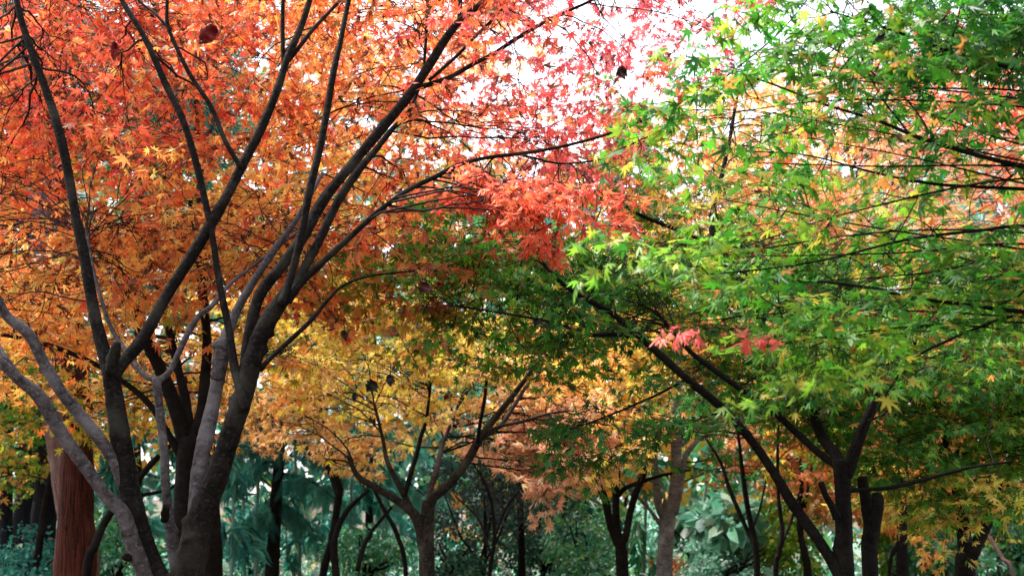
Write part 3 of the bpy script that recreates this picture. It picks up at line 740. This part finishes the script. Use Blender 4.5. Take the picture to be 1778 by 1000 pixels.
I.grow([(1880, -150), (2700, -250), (2800, 300), (2600, 640), (1880, 640)], 2.7, 4.2, 44, 110, 60, .35, 5, zi, .067, .3, .45, .26, flat=.25)
I.finish(dry=.01)

# ------------------------------------------------------------------ dark forked maple and pale barked maple beyond the gap
D = Tree("maple_tree", "small dark maple forking low into three limbs, next to the pale barked maple", "maple tree", 1078, 9.0)
D.stem("trunk", [(1080, 1010, 20), (1078, 960, 20), (1076, 935, 19)], 9, 9, BARK_DARK, ground=True, sides=10)
D.stem("limb", [(1074, 945, 14), (1060, 910, 14), (1051, 872, 13), (1040, 845, 13), (1024, 826, 11), (1006, 800, 7), (980, 760, 4)], 9, 8.9, BARK_DARK, sides=9)
D.stem("limb", [(1076, 945, 13), (1071, 905, 13), (1069, 850, 13), (1072, 815, 9), (1066, 760, 5)], 9, 9.2, BARK_DARK, sides=9)
D.stem("limb", [(1079, 945, 13), (1087, 930, 12), (1095, 890, 12), (1106, 850, 12), (1118, 820, 11), (1128, 790, 8), (1140, 740, 5)], 9, 9, BARK_DARK, sides=9)
D.stem("limb", [(1071, 865, 8), (1085, 848, 8), (1110, 838, 7), (1150, 825, 6), (1200, 815, 4)], 9.2, 8.9, BARK_DARK, sides=8)
zd = zones([(1000, 700, P_AMBER), (1080, 700, P_YELLOW), (1150, 690, P_YELLOW), (1080, 800, P_YELLOW), (1020, 800, P_AMBER)])
D.grow([(960, 600), (1140, 600), (1120, 760), (1090, 810), (1000, 810)], 9, 10.4, 22, 60, 36, .4, 8, zd, .085, .5, .7, .28, far=True)
D.finish()

E = Tree("maple_tree", "pale grey barked maple with upright stems under orange leaves, in the middle distance", "maple tree", 1157, 9.4)
E.stem("trunk", [(1155, 1010, 27), (1156, 950, 26), (1158, 900, 26), (1164, 870, 26)], 9.4, 9.4, BARK_ASH, ground=True, sides=12)
E.stem("limb", [(1166, 890, 22), (1171, 850, 20), (1174, 800, 18), (1175, 740, 18), (1177, 690, 14), (1180, 620, 9), (1184, 540, 5)], 9.4, 9.5, BARK_ASH, sides=10)
E.stem("limb", [(1150, 895, 16), (1142, 875, 14), (1138, 825, 12), (1135, 775, 11), (1130, 725, 10), (1124, 660, 6)], 9.4, 9.3, BARK_ASH, sides=9)
E.stem("limb", [(1170, 880, 13), (1177, 865, 12), (1185, 820, 11), (1191, 790, 10), (1222, 750, 7), (1250, 700, 5), (1270, 660, 3)], 9.4, 9.7, BARK_ASH, sides=9)
E.stem("limb", [(1150, 915, 7), (1125, 880, 6), (1100, 855, 5), (1070, 830, 3)], 9.4, 9.2, BARK_ASH, sides=7)
ze = zones([(1200, 650, P_ORANGE), (1300, 680, P_SALMON), (1400, 700, P_AMBER), (1150, 720, P_YELLOW), (1280, 780, P_BROWN), (1240, 560, P_MIX)])
E.grow([(1130, 540), (1420, 560), (1440, 800), (1330, 830), (1220, 760), (1140, 760)], 9.8, 11.6, 40, 70, 40, .5, 7, ze, .09, .5, .7, .3, far=True)
E.finish()

# far right maple, green turning yellow
Hm = Tree("maple_tree", "low green and yellow maple with twin dark trunks, beyond the sawn stump", "maple tree", 1675, 6.6)
Hm.stem("trunk", [(1674, 1010, 34), (1678, 965, 32), (1680, 945, 30)], 6.6, 6.6, BARK_DARK, ground=True, knots=3)
Hm.stem("limb", [(1677, 960, 24), (1674, 915, 22), (1668, 880, 20), (1655, 830, 15), (1640, 760, 10), (1630, 690, 6)], 6.6, 6.5, BARK_DARK, sides=10)
Hm.stem("limb", [(1684, 965, 24), (1698, 940, 22), (1714, 908, 20), (1738, 864, 18), (1756, 800, 12), (1770, 720, 7)], 6.6, 6.7, BARK_DARK, sides=10)
Hm.stem("limb", [(1728, 880, 9), (1745, 870, 8), (1778, 862, 7), (1830, 850, 5)], 6.7, 6.5, BARK_DARK, sides=8)
zh = zones([(1540, 640, P_GREEN), (1640, 620, P_GREEN), (1750, 600, P_GREEN), (1560, 740, P_GREEN), (1640, 760, P_GREEN), (1700, 830, P_GREEN), (1560, 830, P_GREEN), (1750, 740, P_LIME), (1700, 690, P_GREEN), (1650, 840, P_LIME), (1620, 880, P_YELLOW)])
Hm.grow([(1500, 600), (1850, 560), (1850, 820), (1740, 870), (1700, 910), (1640, 880), (1560, 840), (1500, 780)], 5.6, 7.2, 62, 75, 34, .4, 7, zh, .075, .45, .6, .28)
Hm.finish()

# ------------------------------------------------------------------ orange and yellow maples farther back: each its own trunk and crown
def back_maple(label, x, d, trunk, poly, n, pal, size=.1, rx=90, ry=55, sp=8, bark=BARK_DARK, dd=1.5, far=True):
    t = Tree("maple_tree", label, "maple tree", x, d, "maples standing farther back")
    k = len(trunk)
    t.stem("trunk", trunk[:3], d, d, bark, ground=True, sides=9)
    top = trunk[2]
    t.stem("limb", [top] + trunk[3:], d, d + .4, bark, sides=8)
    mx = sum(p[0] for p in poly) / len(poly)
    t.stem("limb", [(top[0], top[1] + 15, top[2] * .8), ((top[0] + mx) / 2 + 40, top[1] - 90, top[2] * .6), (mx + 90, top[1] - 220, top[2] * .35)], d, d + .6, bark, sides=8)
    t.grow(poly, d - dd, d + dd, n, rx, ry, .7, sp, pal, size, .45, .7, .34, far=far)
    return t.finish()

back_maple("salmon and orange maple seen through the green boughs, its crown high", 1560, 8.6, [(1568, 1010, 20), (1565, 900, 18), (1560, 780, 17), (1540, 640, 12), (1500, 420, 8), (1470, 250, 4)],
           [(1180, 230), (1330, 150), (1560, 90), (1850, 60), (1850, 500), (1600, 470), (1400, 470), (1200, 440)], 85,
           zones([(1250, 300, P_MIX), (1350, 380, P_BACK), (1450, 330, P_MIX), (1300, 220, P_OLIVE), (1560, 300, P_SALMON), (1680, 150, P_RED), (1740, 200, P_ORRED), (1620, 370, P_SALMON), (1450, 180, P_BACK), (1700, 420, P_BACK)]), .085)
back_maple("red and orange maple low behind the green and yellow maple", 1770, 9.5, [(1790, 1010, 22), (1790, 900, 20), (1780, 800, 18), (1760, 700, 12), (1720, 640, 6)],
           [(1560, 520), (1880, 470), (1880, 780), (1740, 790), (1620, 720)], 40, zones([(1640, 560, P_BACK), (1720, 690, P_ORRED), (1740, 720, P_RED), (1760, 600, P_AMBER)]), .09)
back_maple("dull orange maple with thin stems between the arching limb and the stump", 1400, 11, [(1404, 1010, 15), (1392, 920, 14), (1400, 850, 12), (1410, 760, 9), (1390, 640, 5)],
           [(1300, 620), (1500, 600), (1640, 780), (1640, 900), (1480, 880), (1350, 820)], 34, zones([(1380, 700, P_BROWN), (1500, 760, P_SALMON), (1600, 820, P_BROWN), (1420, 840, P_OLIVE)]), .1)
back_maple("rust coloured maple showing between the stump and the twin dark trunks", 1592, 10.5, [(1552, 1010, 9), (1575, 900, 9), (1590, 850, 8), (1598, 770, 6), (1610, 690, 3)],
           [(1520, 740), (1680, 760), (1680, 900), (1560, 940), (1500, 880)], 24, zones([(1560, 800, P_BROWN), (1600, 880, P_ORANGE), (1640, 900, P_YELLOW), (1580, 930, P_GREEN)]), .1, sp=6)
back_maple("tall orange maple far behind the front maple, only bits showing", 420, 10.5, [(560, 1010, 14), (575, 940, 13), (590, 850, 12), (540, 640, 10), (470, 350, 8), (440, 150, 4)],
           [(-200, 20), (700, 20), (860, 80), (880, 420), (560, 470), (-200, 480)], 105, zones([(100, 60, P_ORRED), (400, 100, P_ORANGE), (700, 150, P_ORANGE), (200, 350, P_OLIVE), (500, 380, P_AMBER), (820, 330, P_MIX), (880, 200, P_SALMON)]), .12, 130, 80)
back_maple("yellow green maple filling the gap behind the centre maple", 900, 11, [(905, 1010, 12), (905, 900, 12), (900, 820, 11), (890, 700, 8), (880, 560, 4)],
           [(480, 520), (720, 430), (1000, 420), (1180, 430), (1180, 640), (950, 720), (560, 720)], 60, zones([(600, 560, P_OLIVE), (700, 480, P_OLIVE), (900, 460, P_GREEN), (1050, 500, P_OLIVE), (850, 620, P_YELLOW), (1100, 600, P_AMBER)]), .11, 100, 60)
back_maple("dull yellow and green maple low beyond the redwood trunks", 60, 10, [(60, 1010, 14), (75, 900, 13), (95, 800, 12), (70, 720, 9), (30, 640, 5)],
           [(-180, 600), (160, 600), (180, 720), (90, 830), (-180, 840)], 40, zones([(30, 690, P_GREEN), (60, 760, P_OLIVE), (0, 640, P_OLIVE), (120, 660, P_GREEN)]), .09, 80, 40)

# ------------------------------------------------------------------ redwoods and dark trunks at the far side of the front maple
RD = "redwood trunks beyond the front maple"
def redwood(label, x, d, pts, mat, d1=None):
    t = Tree("redwood_tree", label, "redwood", x, d, RD)
    t.stem("trunk", pts, d, d1 or d, mat, ground=True, sides=18, rough=.05, nodes=False, knots=0)
    return t
def wisps(t, blobs, size=.5):
    t.cloud("crown", blobs, T_FROND, P_TEAL, size, NEEDLE, .5, .6)

r = redwood("thick rust red redwood trunk with fibrous bark, nearest of the redwoods", 128, 7.2, [(125, 1010, 67.2), (127, 900, 58.8), (132, 800, 53.8), (133, 700, 47.9), (124, 560, 40.3), (112, 300, 33.6), (90, 0, 26.9), (60, -300, 18.5)], BARK_RED)
wisps(r, [(60, -330, 7.6, 260, 140, 1.0, 160)])
r = redwood("pale pinkish redwood trunk just behind the rust red one", 122, 8.4, [(144, 1010, 52.2), (128, 900, 50.4), (106, 760, 46.8), (84, 560, 43.2), (74, 440, 41.4), (60, 250, 34.2), (40, -50, 27), (20, -260, 18)], BARK_PINK)
wisps(r, [(10, -300, 8.8, 260, 140, 1.2, 160)])
for lab, x, d, pts, top in (
    ("dark trunk standing next to the pale pinkish redwood", 75, 11, [(70, 1010, 46), (76, 900, 40), (82, 780, 34), (84, 600, 28), (80, 300, 20), (76, 60, 12)], 40),
    ("slate dark trunk with smooth bark between two darker trunks", 36, 12.5, [(36, 1010, 40), (40, 900, 38), (46, 820, 36), (50, 600, 28), (48, 300, 20), (46, 60, 12)], 40),
    ("thinnest dark trunk among the redwoods, darkest of them", 14, 11.5, [(12, 1010, 24), (12, 900, 22), (13, 780, 20), (15, 500, 15), (18, 100, 10)], 60),
    ("squat blackish brown trunk low behind the stems of the front maple", 365, 8.8, [(362, 1010, 44), (364, 930, 38), (366, 880, 32), (360, 700, 22), (350, 400, 16), (340, 150, 9)], 120)):
    r = redwood(lab, x, d, pts, BARK_FAR if "brown" not in lab else BARK_DARK)
    wisps(r, [(pts[-1][0], top, d + .3, 120, 150, .8, 120)])

# ------------------------------------------------------------------ teal conifers
def conifer(label, x, d, trunk, tiers, n, size=.22, group="conifers with drooping teal branches"):
    t = Tree("conifer_tree", label, "conifer", x, d, group)
    t.stem("trunk", trunk, d, d, BARK_DARK, ground=True, sides=9, nodes=False)
    A = []
    for (bx, by, ex, ey, dd) in tiers:
        P0, P1 = at(bx, by, d), at(ex, ey, d + dd)
        t.stem("branch", [(bx, by, 6), ((bx + ex) / 2, (by + ey) / 2 - 14, 4), (ex, ey, 2)], d, d + dd, BARK_DARK, sides=6, reach=False, knots=0)
        dirv = norm(P1 - P0)
        sd = norm(np.cross(dirv, UP))
        k = n * 3
        tt = R.uniform(.1, 1.05, k)[:, None]
        sg = R.choice([-1, 1], k)[:, None]
        p = P0 + (P1 - P0) * tt + UP * (.1 * 4 * tt * (1 - tt)) + R.normal(0, .03, (k, 3))
        ax = norm(dirv * .7 + sd * sg * R.uniform(.2, 1, (k, 1)) - UP * R.uniform(.3, 1.3, (k, 1)) + R.normal(0, .15, (k, 3)))
        A.append((p, ax, UP + R.normal(0, .5, (k, 3)), size * R.uniform(.5, 1.1, k), *pick(P_TEAL, k)))
    A = [np.concatenate([a[i] for a in A]) for i in range(6)]
    build_leaves("crown", *A, T_FROND, NEEDLE, t.root, None, t.base)

conifer("conifer with a thin brown black trunk and drooping teal branches, beside the front maple", 478, 11, [(470, 1010, 24), (474, 940, 23), (480, 860, 21), (487, 770, 17), (492, 600, 12), (496, 350, 7), (498, 200, 3)],
        [(482, 820, 600, 880, -.4), (480, 800, 380, 850, .3), (488, 760, 590, 820, .2), (484, 770, 400, 790, -.5), (490, 690, 570, 750, -.3), (488, 700, 410, 740, .4), (492, 600, 580, 680, .3), (490, 600, 400, 680, 0),
         (494, 500, 560, 570, -.3), (492, 500, 430, 570, .3), (496, 380, 540, 440, .2), (496, 380, 450, 450, -.2), (476, 870, 560, 940, .5), (474, 890, 410, 930, -.3)], 34)
conifer("conifer of dense teal branches reaching down to the undergrowth, behind the centre maple", 640, 14, [(640, 1010, 16), (642, 900, 15), (646, 760, 12), (650, 560, 8), (652, 380, 3)],
        [(640, 880, 740, 940, .4), (640, 880, 540, 930, -.4), (642, 820, 750, 870, -.3), (642, 820, 540, 860, .3), (645, 740, 740, 800, .3), (645, 740, 560, 790, -.4), (648, 650, 720, 710, -.3), (648, 650, 580, 700, .3), (650, 540, 700, 590, .2), (650, 540, 600, 590, -.2)], 34, .25)
conifer("conifer of dark teal sprays showing between the front maple's stems", 240, 13, [(240, 1010, 16), (240, 880, 15), (238, 700, 12), (236, 480, 7), (236, 300, 3)],
        [(240, 900, 330, 950, .4), (240, 900, 140, 940, -.3), (240, 820, 340, 880, -.3), (240, 820, 150, 870, .3), (238, 730, 320, 790, .3), (238, 730, 160, 780, -.4), (237, 620, 300, 690, -.3), (237, 620, 180, 680, .3)], 34, .25)
conifer("hazy far conifer rising in the bright gap of sky", 1090, 26, [(1090, 1000, 16), (1090, 800, 14), (1092, 500, 10), (1094, 300, 6), (1095, 150, 2)],
        [(1094, 240, 1150, 290, .4), (1094, 240, 1040, 285, -.4), (1094, 300, 1170, 360, -.5), (1094, 300, 1015, 350, .5), (1093, 370, 1190, 430, .5), (1093, 370, 1000, 420, -.5), (1092, 450, 1200, 520, .4), (1092, 450, 985, 510, -.4), (1095, 180, 1125, 220, .2), (1095, 180, 1066, 215, -.2)], 40, .5)

# ------------------------------------------------------------------ saplings, a leaning pole
SP = "slim saplings in the undergrowth"
def sapling(label, d, stems, blobs=None, pal=P_OLIVE, mat=BARK_DARK):
    t = Tree("sapling", label, "sapling", stems[0][0][0], d, SP)
    for k, p in enumerate(stems):
        t.stem("stem", p, d, d + .2 * k, mat, ground=(k == 0), sides=8, knots=0)
    for poly, n, pl in blobs or []:
        t.grow(poly, d - .4, d + .6, n, 45, 26, .3, 4, pl, .075, .5, .7, .22)
    t.finish()

sapling("dark sapling splitting into three leaning stems, close to the arching limb", 8.2, [
    [(1315, 1010, 11), (1310, 940, 11), (1302, 900, 10), (1291, 830, 8), (1282, 760, 5), (1270, 690, 3)],
    [(1311, 945, 8), (1298, 922, 8), (1280, 880, 8), (1265, 845, 7), (1250, 800, 5), (1225, 760, 3)],
    [(1306, 920, 5), (1320, 880, 4), (1330, 835, 3), (1340, 790, 2)]], [([(1200, 680), (1360, 640), (1350, 820), (1240, 830)], 14, P_DEEP)])
sapling("crooked thin sapling hard by the foot of the arching limb", 7.6, [
    [(1347, 1010, 9), (1352, 960, 9), (1358, 920, 8), (1352, 860, 6), (1350, 780, 5), (1354, 700, 3)], [(1356, 950, 5), (1375, 900, 5), (1392, 840, 3)]], [([(1320, 660), (1420, 660), (1420, 780), (1330, 780)], 8, P_OLIVE)])
sapling("straight slim sapling just inside the angle of the arching limb", 9.2, [
    [(1404, 1010, 13), (1396, 960, 12), (1388, 915, 11), (1392, 840, 8), (1390, 760, 5)], [(1396, 880, 6), (1410, 810, 5), (1425, 760, 3)]], [([(1340, 700), (1460, 700), (1460, 820), (1360, 820)], 8, P_BROWN)])
sapling("wiry sapling of two stems in front of the rust coloured maple", 7.8, [
    [(1545, 1010, 7), (1560, 940, 7), (1580, 880, 6), (1592, 840, 5), (1597, 790, 3)], [(1556, 955, 5), (1590, 920, 4), (1600, 870, 3), (1612, 800, 2)]], [([(1540, 780), (1640, 780), (1640, 880), (1560, 880)], 6, P_OLIVE)])
sapling("thin arched sapling against the bluish shrub", 8.8, [
    [(850, 1010, 7), (858, 930, 6), (850, 860, 5), (815, 790, 3)], [(856, 940, 5), (880, 880, 4), (920, 830, 3)], [(852, 960, 4), (830, 900, 4), (790, 860, 3)]], None)
sapling("leaning forked sapling behind the conifer's teal branches", 9.5, [
    [(705, 1010, 8), (690, 930, 8), (665, 880, 7), (640, 830, 5)], [(585, 1005, 12), (580, 940, 12), (600, 890, 9), (640, 850, 6)], [(620, 990, 9), (640, 930, 8), (680, 880, 5)]], None)

sapling("dark leaning trunk seen low between the redwood and the front maple", 6.6, [
    [(150, 1010, 15), (166, 945, 14), (185, 900, 13), (215, 862, 12), (262, 806, 11), (300, 770, 9), (345, 720, 6)], [(196, 885, 8), (235, 862, 7), (300, 845, 5), (330, 800, 3)]], None)
Pm = Tree("pole", "pale bare pole leaning in the undergrowth beyond the twin dark trunks", "pole", 1758, 8.5)
Pm.stem("shaft", [(1762, 1010, 7), (1740, 968, 7), (1714, 928, 6), (1700, 905, 5)], 8.5, 8.9, BARK_PINK, sides=8, ground=True, knots=1, reach=False, nodes=False)

# ------------------------------------------------------------------ bamboo
BAM, n, l, out = new_mat("bamboo culm")
p = n.new("ShaderNodeBsdfPrincipled"); p.inputs["Roughness"].default_value = .4
tc = n.new("ShaderNodeTexCoord"); nz = n.new("ShaderNodeTexNoise"); nz.inputs["Scale"].default_value = 4
cr = n.new("ShaderNodeValToRGB"); cr.color_ramp.elements[0].color = (.05, .11, .09, 1); cr.color_ramp.elements[1].color = (.16, .24, .18, 1)
l.new(tc.outputs["Object"], nz.inputs["Vector"]); l.new(nz.outputs["Fac"], cr.inputs[0]); l.new(cr.outputs[0], p.inputs["Base Color"]); l.new(p.outputs[0], out.inputs[0])
def bamboo(label, x, d, lean, h):
    t = Tree("bamboo_plant", label, "bamboo", x, d, "bamboo stalks in the undergrowth")
    t.stem("culm", [(x, 1000, 7), (x + lean * .3, 1000 - h * .35, 6), (x + lean, 1000 - h * .7, 5), (x + lean * 2, 1000 - h, 2)], d, d, BAM, ground=True, sides=7, rough=.01, knots=0)
    t.cloud("leaves", [(x + lean * 1.8, 1000 - h * .95, d, 40, 40, .3, 90), (x + lean, 1000 - h * .6, d, 36, 50, .3, 80), (x, 1000 - h * .25, d, 34, 40, .3, 60)], T_BAMBOO, P_TEAL if x < 1000 else P_UNDER, .17, LEAF_GLOSSY, .6)
for q in ((402, 10, 8, 300, "bamboo stalk leaning beside the trunk of the dark stemmed maple"), (425, 12.5, -6, 330, "pale bamboo stalk left of the thin conifer trunk"), (444, 11.5, 5, 260, "short bamboo stalk nearest the thin conifer trunk"),
          (520, 12, -8, 300, "bamboo stalk standing between the conifer and the centre maple"), (558, 13, 10, 280, "bamboo stalk bowed under the teal conifer branches"), (606, 12, 6, 240, "low bamboo stalk before the dense conifer"),
          (668, 12.5, -10, 260, "bamboo stalk against the trunk of the centre maple"), (962, 12, 10, 250, "bamboo stalk in the dusky bushes before the dark forked maple"), (1010, 13, -8, 220, "low bamboo stalk close to the dark forked maple"),
          (1118, 12, 5, 200, "short bamboo stalk in the gap of the pale barked maple"), (1215, 13, 12, 240, "bamboo stalk over the pale bushes"), (1620, 10, 8, 200, "bamboo stalk near the twin dark trunks"),
          (345, 12, -10, 260, "bamboo stalk seen between the front maple's two heavy stems"), (195, 11, 6, 260, "bamboo stalk beside the rust red redwood"), (1735, 10.5, -10, 180, "bamboo stalk beside the leaning pole")):
    bamboo(q[4], *q[:4])

# ------------------------------------------------------------------ shrubs
SH = "shrubs of the undergrowth"
def shrub(label, x, y, d, rx, ry, n, pal, size=.13, tmpl=T_OVAL, mat=LEAF_GLOSSY, stems=5):
    t = Tree("shrub", label, "shrub", x, d, SH)
    for k in range(stems):
        ex, ey = x + R.uniform(-.8, .8) * rx, y - R.uniform(-.2, .7) * ry
        t.stem("stem", [(x + R.uniform(-.15, .15) * rx, 1010, 5), ((x + ex) / 2 + R.uniform(-.1, .1) * rx, (1000 + ey) / 2, 4), (ex, ey, 2)], d, d + R.uniform(-.3, .3), BARK_DARK, ground=True, sides=6, knots=0, reach=False)
    bl = [(x + R.uniform(-.6, .6) * rx, y + R.uniform(-.5, .6) * ry, d + R.uniform(-.4, .6), rx * .55, ry * .5, .55, n // 3) for _ in range(6)]
    t.cloud("foliage", bl, tmpl, pal, size * .42, mat)
for a in (
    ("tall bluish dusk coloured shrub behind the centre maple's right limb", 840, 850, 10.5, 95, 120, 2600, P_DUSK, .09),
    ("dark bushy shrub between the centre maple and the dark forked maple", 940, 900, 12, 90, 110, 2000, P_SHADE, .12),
    ("shrub with bright yellow green leaves over the dark bushes", 905, 830, 13, 60, 50, 700, P_LIME, .11),
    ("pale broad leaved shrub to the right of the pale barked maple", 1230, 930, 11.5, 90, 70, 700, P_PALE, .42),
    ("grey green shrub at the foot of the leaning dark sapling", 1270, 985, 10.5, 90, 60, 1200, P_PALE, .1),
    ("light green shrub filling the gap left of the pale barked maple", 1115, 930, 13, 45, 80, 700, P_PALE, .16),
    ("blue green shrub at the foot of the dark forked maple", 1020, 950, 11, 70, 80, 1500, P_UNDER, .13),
    ("bright green shrub under the arching limb", 1345, 940, 11, 70, 90, 1100, P_LIME, .14),
    ("fresh green shrub close behind the sawn stump", 1560, 930, 10.5, 60, 70, 1000, P_LIME, .16),
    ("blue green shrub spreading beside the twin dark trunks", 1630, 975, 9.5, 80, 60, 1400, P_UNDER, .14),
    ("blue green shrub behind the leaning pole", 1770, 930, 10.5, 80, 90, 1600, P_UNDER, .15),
    ("deep teal shrub behind the front maple's heavy right stem", 430, 950, 13.5, 70, 90, 1400, P_TEAL, .13),
    ("mottled green shrub left of the centre maple's foot", 640, 960, 11.5, 80, 70, 1300, P_UNDER, .12),
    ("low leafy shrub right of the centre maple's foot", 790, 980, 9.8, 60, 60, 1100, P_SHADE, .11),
    ("green shrub by the foot of the rust red redwood", 205, 960, 10.5, 60, 90, 1300, P_UNDER, .12),
    ("teal shrub between the redwoods and the thin dark trunk", 50, 980, 10, 70, 60, 1200, P_TEAL, .12),
    ("small reddish shrub showing among the pale bushes", 1165, 985, 12.5, 40, 30, 400, P_BROWN, .09)):
    shrub(*a)

# ------------------------------------------------------------------ dried leaves and seed bunches caught in the twigs
DRY, n, l, out = new_mat("dried leaf")
p = n.new("ShaderNodeBsdfPrincipled"); p.inputs["Roughness"].default_value = .6
tc = n.new("ShaderNodeTexCoord"); nz = n.new("ShaderNodeTexNoise"); nz.inputs["Scale"].default_value = 40; nz.inputs["Detail"].default_value = 5
cr = n.new("ShaderNodeValToRGB")
at2 = n.new("ShaderNodeAttribute"); at2.attribute_name = "leaf_colour"
mr = n.new("ShaderNodeMapRange"); mr.inputs[3].default_value, mr.inputs[4].default_value = .55, 1.35
mu = n.new("ShaderNodeMixRGB"); mu.blend_type = 'MULTIPLY'; mu.inputs[0].default_value = 1
l.new(tc.outputs["Object"], nz.inputs["Vector"]); l.new(nz.outputs["Fac"], mr.inputs[0])
l.new(at2.outputs["Color"], mu.inputs[1]); l.new(mr.outputs[0], mu.inputs[2])
l.new(mu.outputs[0], p.inputs["Base Color"]); l.new(p.outputs[0], out.inputs[0])

def dried_leaf(label, x, y, d, w, h, col, twist=0.0, hang=40):
    """A broad dead leaf, cupped and wrinkled, hanging by a thread of stalk from the twigs above."""
    c = at(x, y, d)
    k, mrow = 13, 9
    ph, cup = R.uniform(0, 6.28), R.uniform(.5, 1.1)
    V = []
    for i in range(k):
        t = i / (k - 1)
        half = math.sin(math.pi * min(1, t ** .75 * .97 + .02)) ** 1.0 * (1.25 - .75 * cup * .6)
        for j in range(mrow):
            s = (j / (mrow - 1) - .5) * 2
            jag = 1 + .20 * math.sin(i * 2.1 + ph) * abs(s) + .16 * math.sin(i * 4.3 + 2 * ph) * abs(s) + R.normal(0, .05)
            X = s * half * w / 2 / F * d * jag
            Z = (.5 - t) * h / F * d * (1 + .05 * math.sin(3 * s))
            Y = (abs(s) ** 1.6) * -.6 * cup * w / F * d + .12 * w / F * d * math.sin(i * .9 + s * 2.5) + R.normal(0, .0012)
            V.append((X * math.cos(twist) + Z * math.sin(twist), Y, -X * math.sin(twist) + Z * math.cos(twist)))
    V = np.array(V)
    i, j = np.meshgrid(np.arange(k - 1), np.arange(mrow - 1), indexing='ij')
    q = np.stack([i * mrow + j, i * mrow + j + 1, (i + 1) * mrow + j + 1, (i + 1) * mrow + j], -1).reshape(-1, 4)
    q = np.vstack([q])
    colr = np.tile(np.append(lin(col), 1), (len(V), 1))
    root = bpy.data.objects.new("dried_leaf", None); root.location = c; root.empty_display_size = .02
    COL.objects.link(root)
    tag(root, label, "dead leaf", "dead leaves and seed bunches hanging in the twigs")
    o = link("blade", mesh_np("blade", V, q, col=colr, smooth=True), DRY, root)
    md = o.modifiers.new("thickness", 'SOLIDIFY'); md.thickness = .0012
    top = V[mrow // 2]
    P, r = spline([top, top + np.array([.002, .004, hang * .4 / F * d]), top + np.array([-.004, .01, hang / F * d])], [.0016, .0012, .001], .01)
    v, qq, uv = tube(P, r, 6, .02, False)
    link("stalk", mesh_np("stalk", v, qq, uv=uv, smooth=True), TWIG, root)

for a in (
    ("large crimson brown dead leaf hanging high in the orange red crown", 366, 68, 3.9, 40, 44, (120, 30, 28), .9, 30),
    ("dark red curled dead leaf beside the high forked limb of the front maple", 202, 92, 4.0, 22, 34, (130, 28, 30), .1, 34),
    ("dark brown dead leaf against the white sky over the arching bough", 1078, 130, 4.0, 28, 22, (70, 38, 36), 1.2, 26),
    ("brown dead leaf lying in the vivid red spray", 899, 350, 3.8, 30, 18, (84, 40, 34), 1.3, 24),
    ("dark dead leaf below the vivid red spray, over deep green", 737, 502, 4.5, 28, 24, (80, 40, 30), .7, 30),
    ("blackish seed bunch hanging over the yellow crown, largest of three", 646, 672, 4.9, 26, 24, (32, 34, 22), .8, 36),
    ("blackish oval seed bunch at the upper right of three", 678, 661, 4.9, 15, 22, (30, 30, 22), -.1, 30),
    ("small blackish seed bunch, lowest of three over the yellow crown", 616, 690, 4.9, 12, 15, (36, 36, 24), .1, 30),
    ("brown hanging dead leaf above the golden crown by a long twig", 600, 584, 4.9, 17, 20, (74, 44, 30), -.3, 26),
    ("black dead leaf dangling in the deep green boughs", 931, 560, 4.7, 17, 15, (34, 26, 22), .3, 26),
    ("brown dead leaf among yellow leaves over the dark forked maple", 992, 672, 5.6, 14, 12, (110, 56, 34), .4, 24),
    ("rust brown dead leaf near the upright twigs of the centre maple", 775, 690, 6.2, 14, 12, (130, 62, 36), .6, 24),
    ("dark green black curled leaf high in the near green boughs", 1524, 72, 2.8, 16, 34, (28, 36, 26), .9, 22),
    ("black shrivelled leaf hanging from the near green boughs", 1757, 148, 2.8, 10, 16, (24, 22, 20), 0, 22)):
    dried_leaf(*a)

# ------------------------------------------------------------------ undergrowth and far woods
def mass(name, label, cat, n, xr, dr, z0, z1, pal, size, tmpl, mat, clump=60, sp=(.6, .5, .4)):
    m = n // clump
    d = R.uniform(dr[0], dr[1], m)
    x = R.uniform(xr[0], xr[1], m)
    cen = np.stack([(x - W / 2) / F * d, d, np.zeros(m)], 1)
    zt = R.uniform(0, 1, m) ** 1.1
    cen[:, 2] = z0(d, x) + zt * (z1(d, x) - z0(d, x))
    p = np.repeat(cen, clump, 0) + R.normal(0, 1, (m * clump, 3)) * np.array(sp)
    p[:, 2] = np.maximum(p[:, 2], .03)
    N = len(p)
    c1, c2 = np.concatenate([np.stack(pick(pal[R.integers(0, len(pal))], clump), 1) for _ in range(m)]).transpose(1, 0, 2)
    o = build_leaves(name, p, norm(R.normal(0, 1, (N, 3)) - UP * .4), UP + R.normal(0, .7, (N, 3)), size * R.uniform(.6, 1.3, N), c1, c2, tmpl, mat)
    tag(o, label, cat, None, "stuff")

zero = lambda d, x: 0 * d
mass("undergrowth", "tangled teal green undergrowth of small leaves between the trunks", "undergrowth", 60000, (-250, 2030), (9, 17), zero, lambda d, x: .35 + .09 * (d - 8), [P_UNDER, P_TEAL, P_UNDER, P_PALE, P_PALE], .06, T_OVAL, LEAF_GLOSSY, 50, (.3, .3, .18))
def woods_top(d, x):
    px = np.clip(1 - np.abs(x - 1130) / 420, 0, 1)                       # the gap of sky dips in the woods
    return 1.5 + d * (.33 - .12 * px ** .6 + .09 * np.clip((700 - x) / 300, 0, 1))
mass("far_woods", "far mixed green woods closing the view behind the grove", "woods", 29000, (-350, 2150), (19, 32), lambda d, x: 0 * d + .5, woods_top, [P_TEAL, P_UNDER, P_SHADE, P_PALE, P_OLIVE, P_UNDER], .36, T_OVAL, LEAF_GLOSSY, 70, (.9, .9, .6))
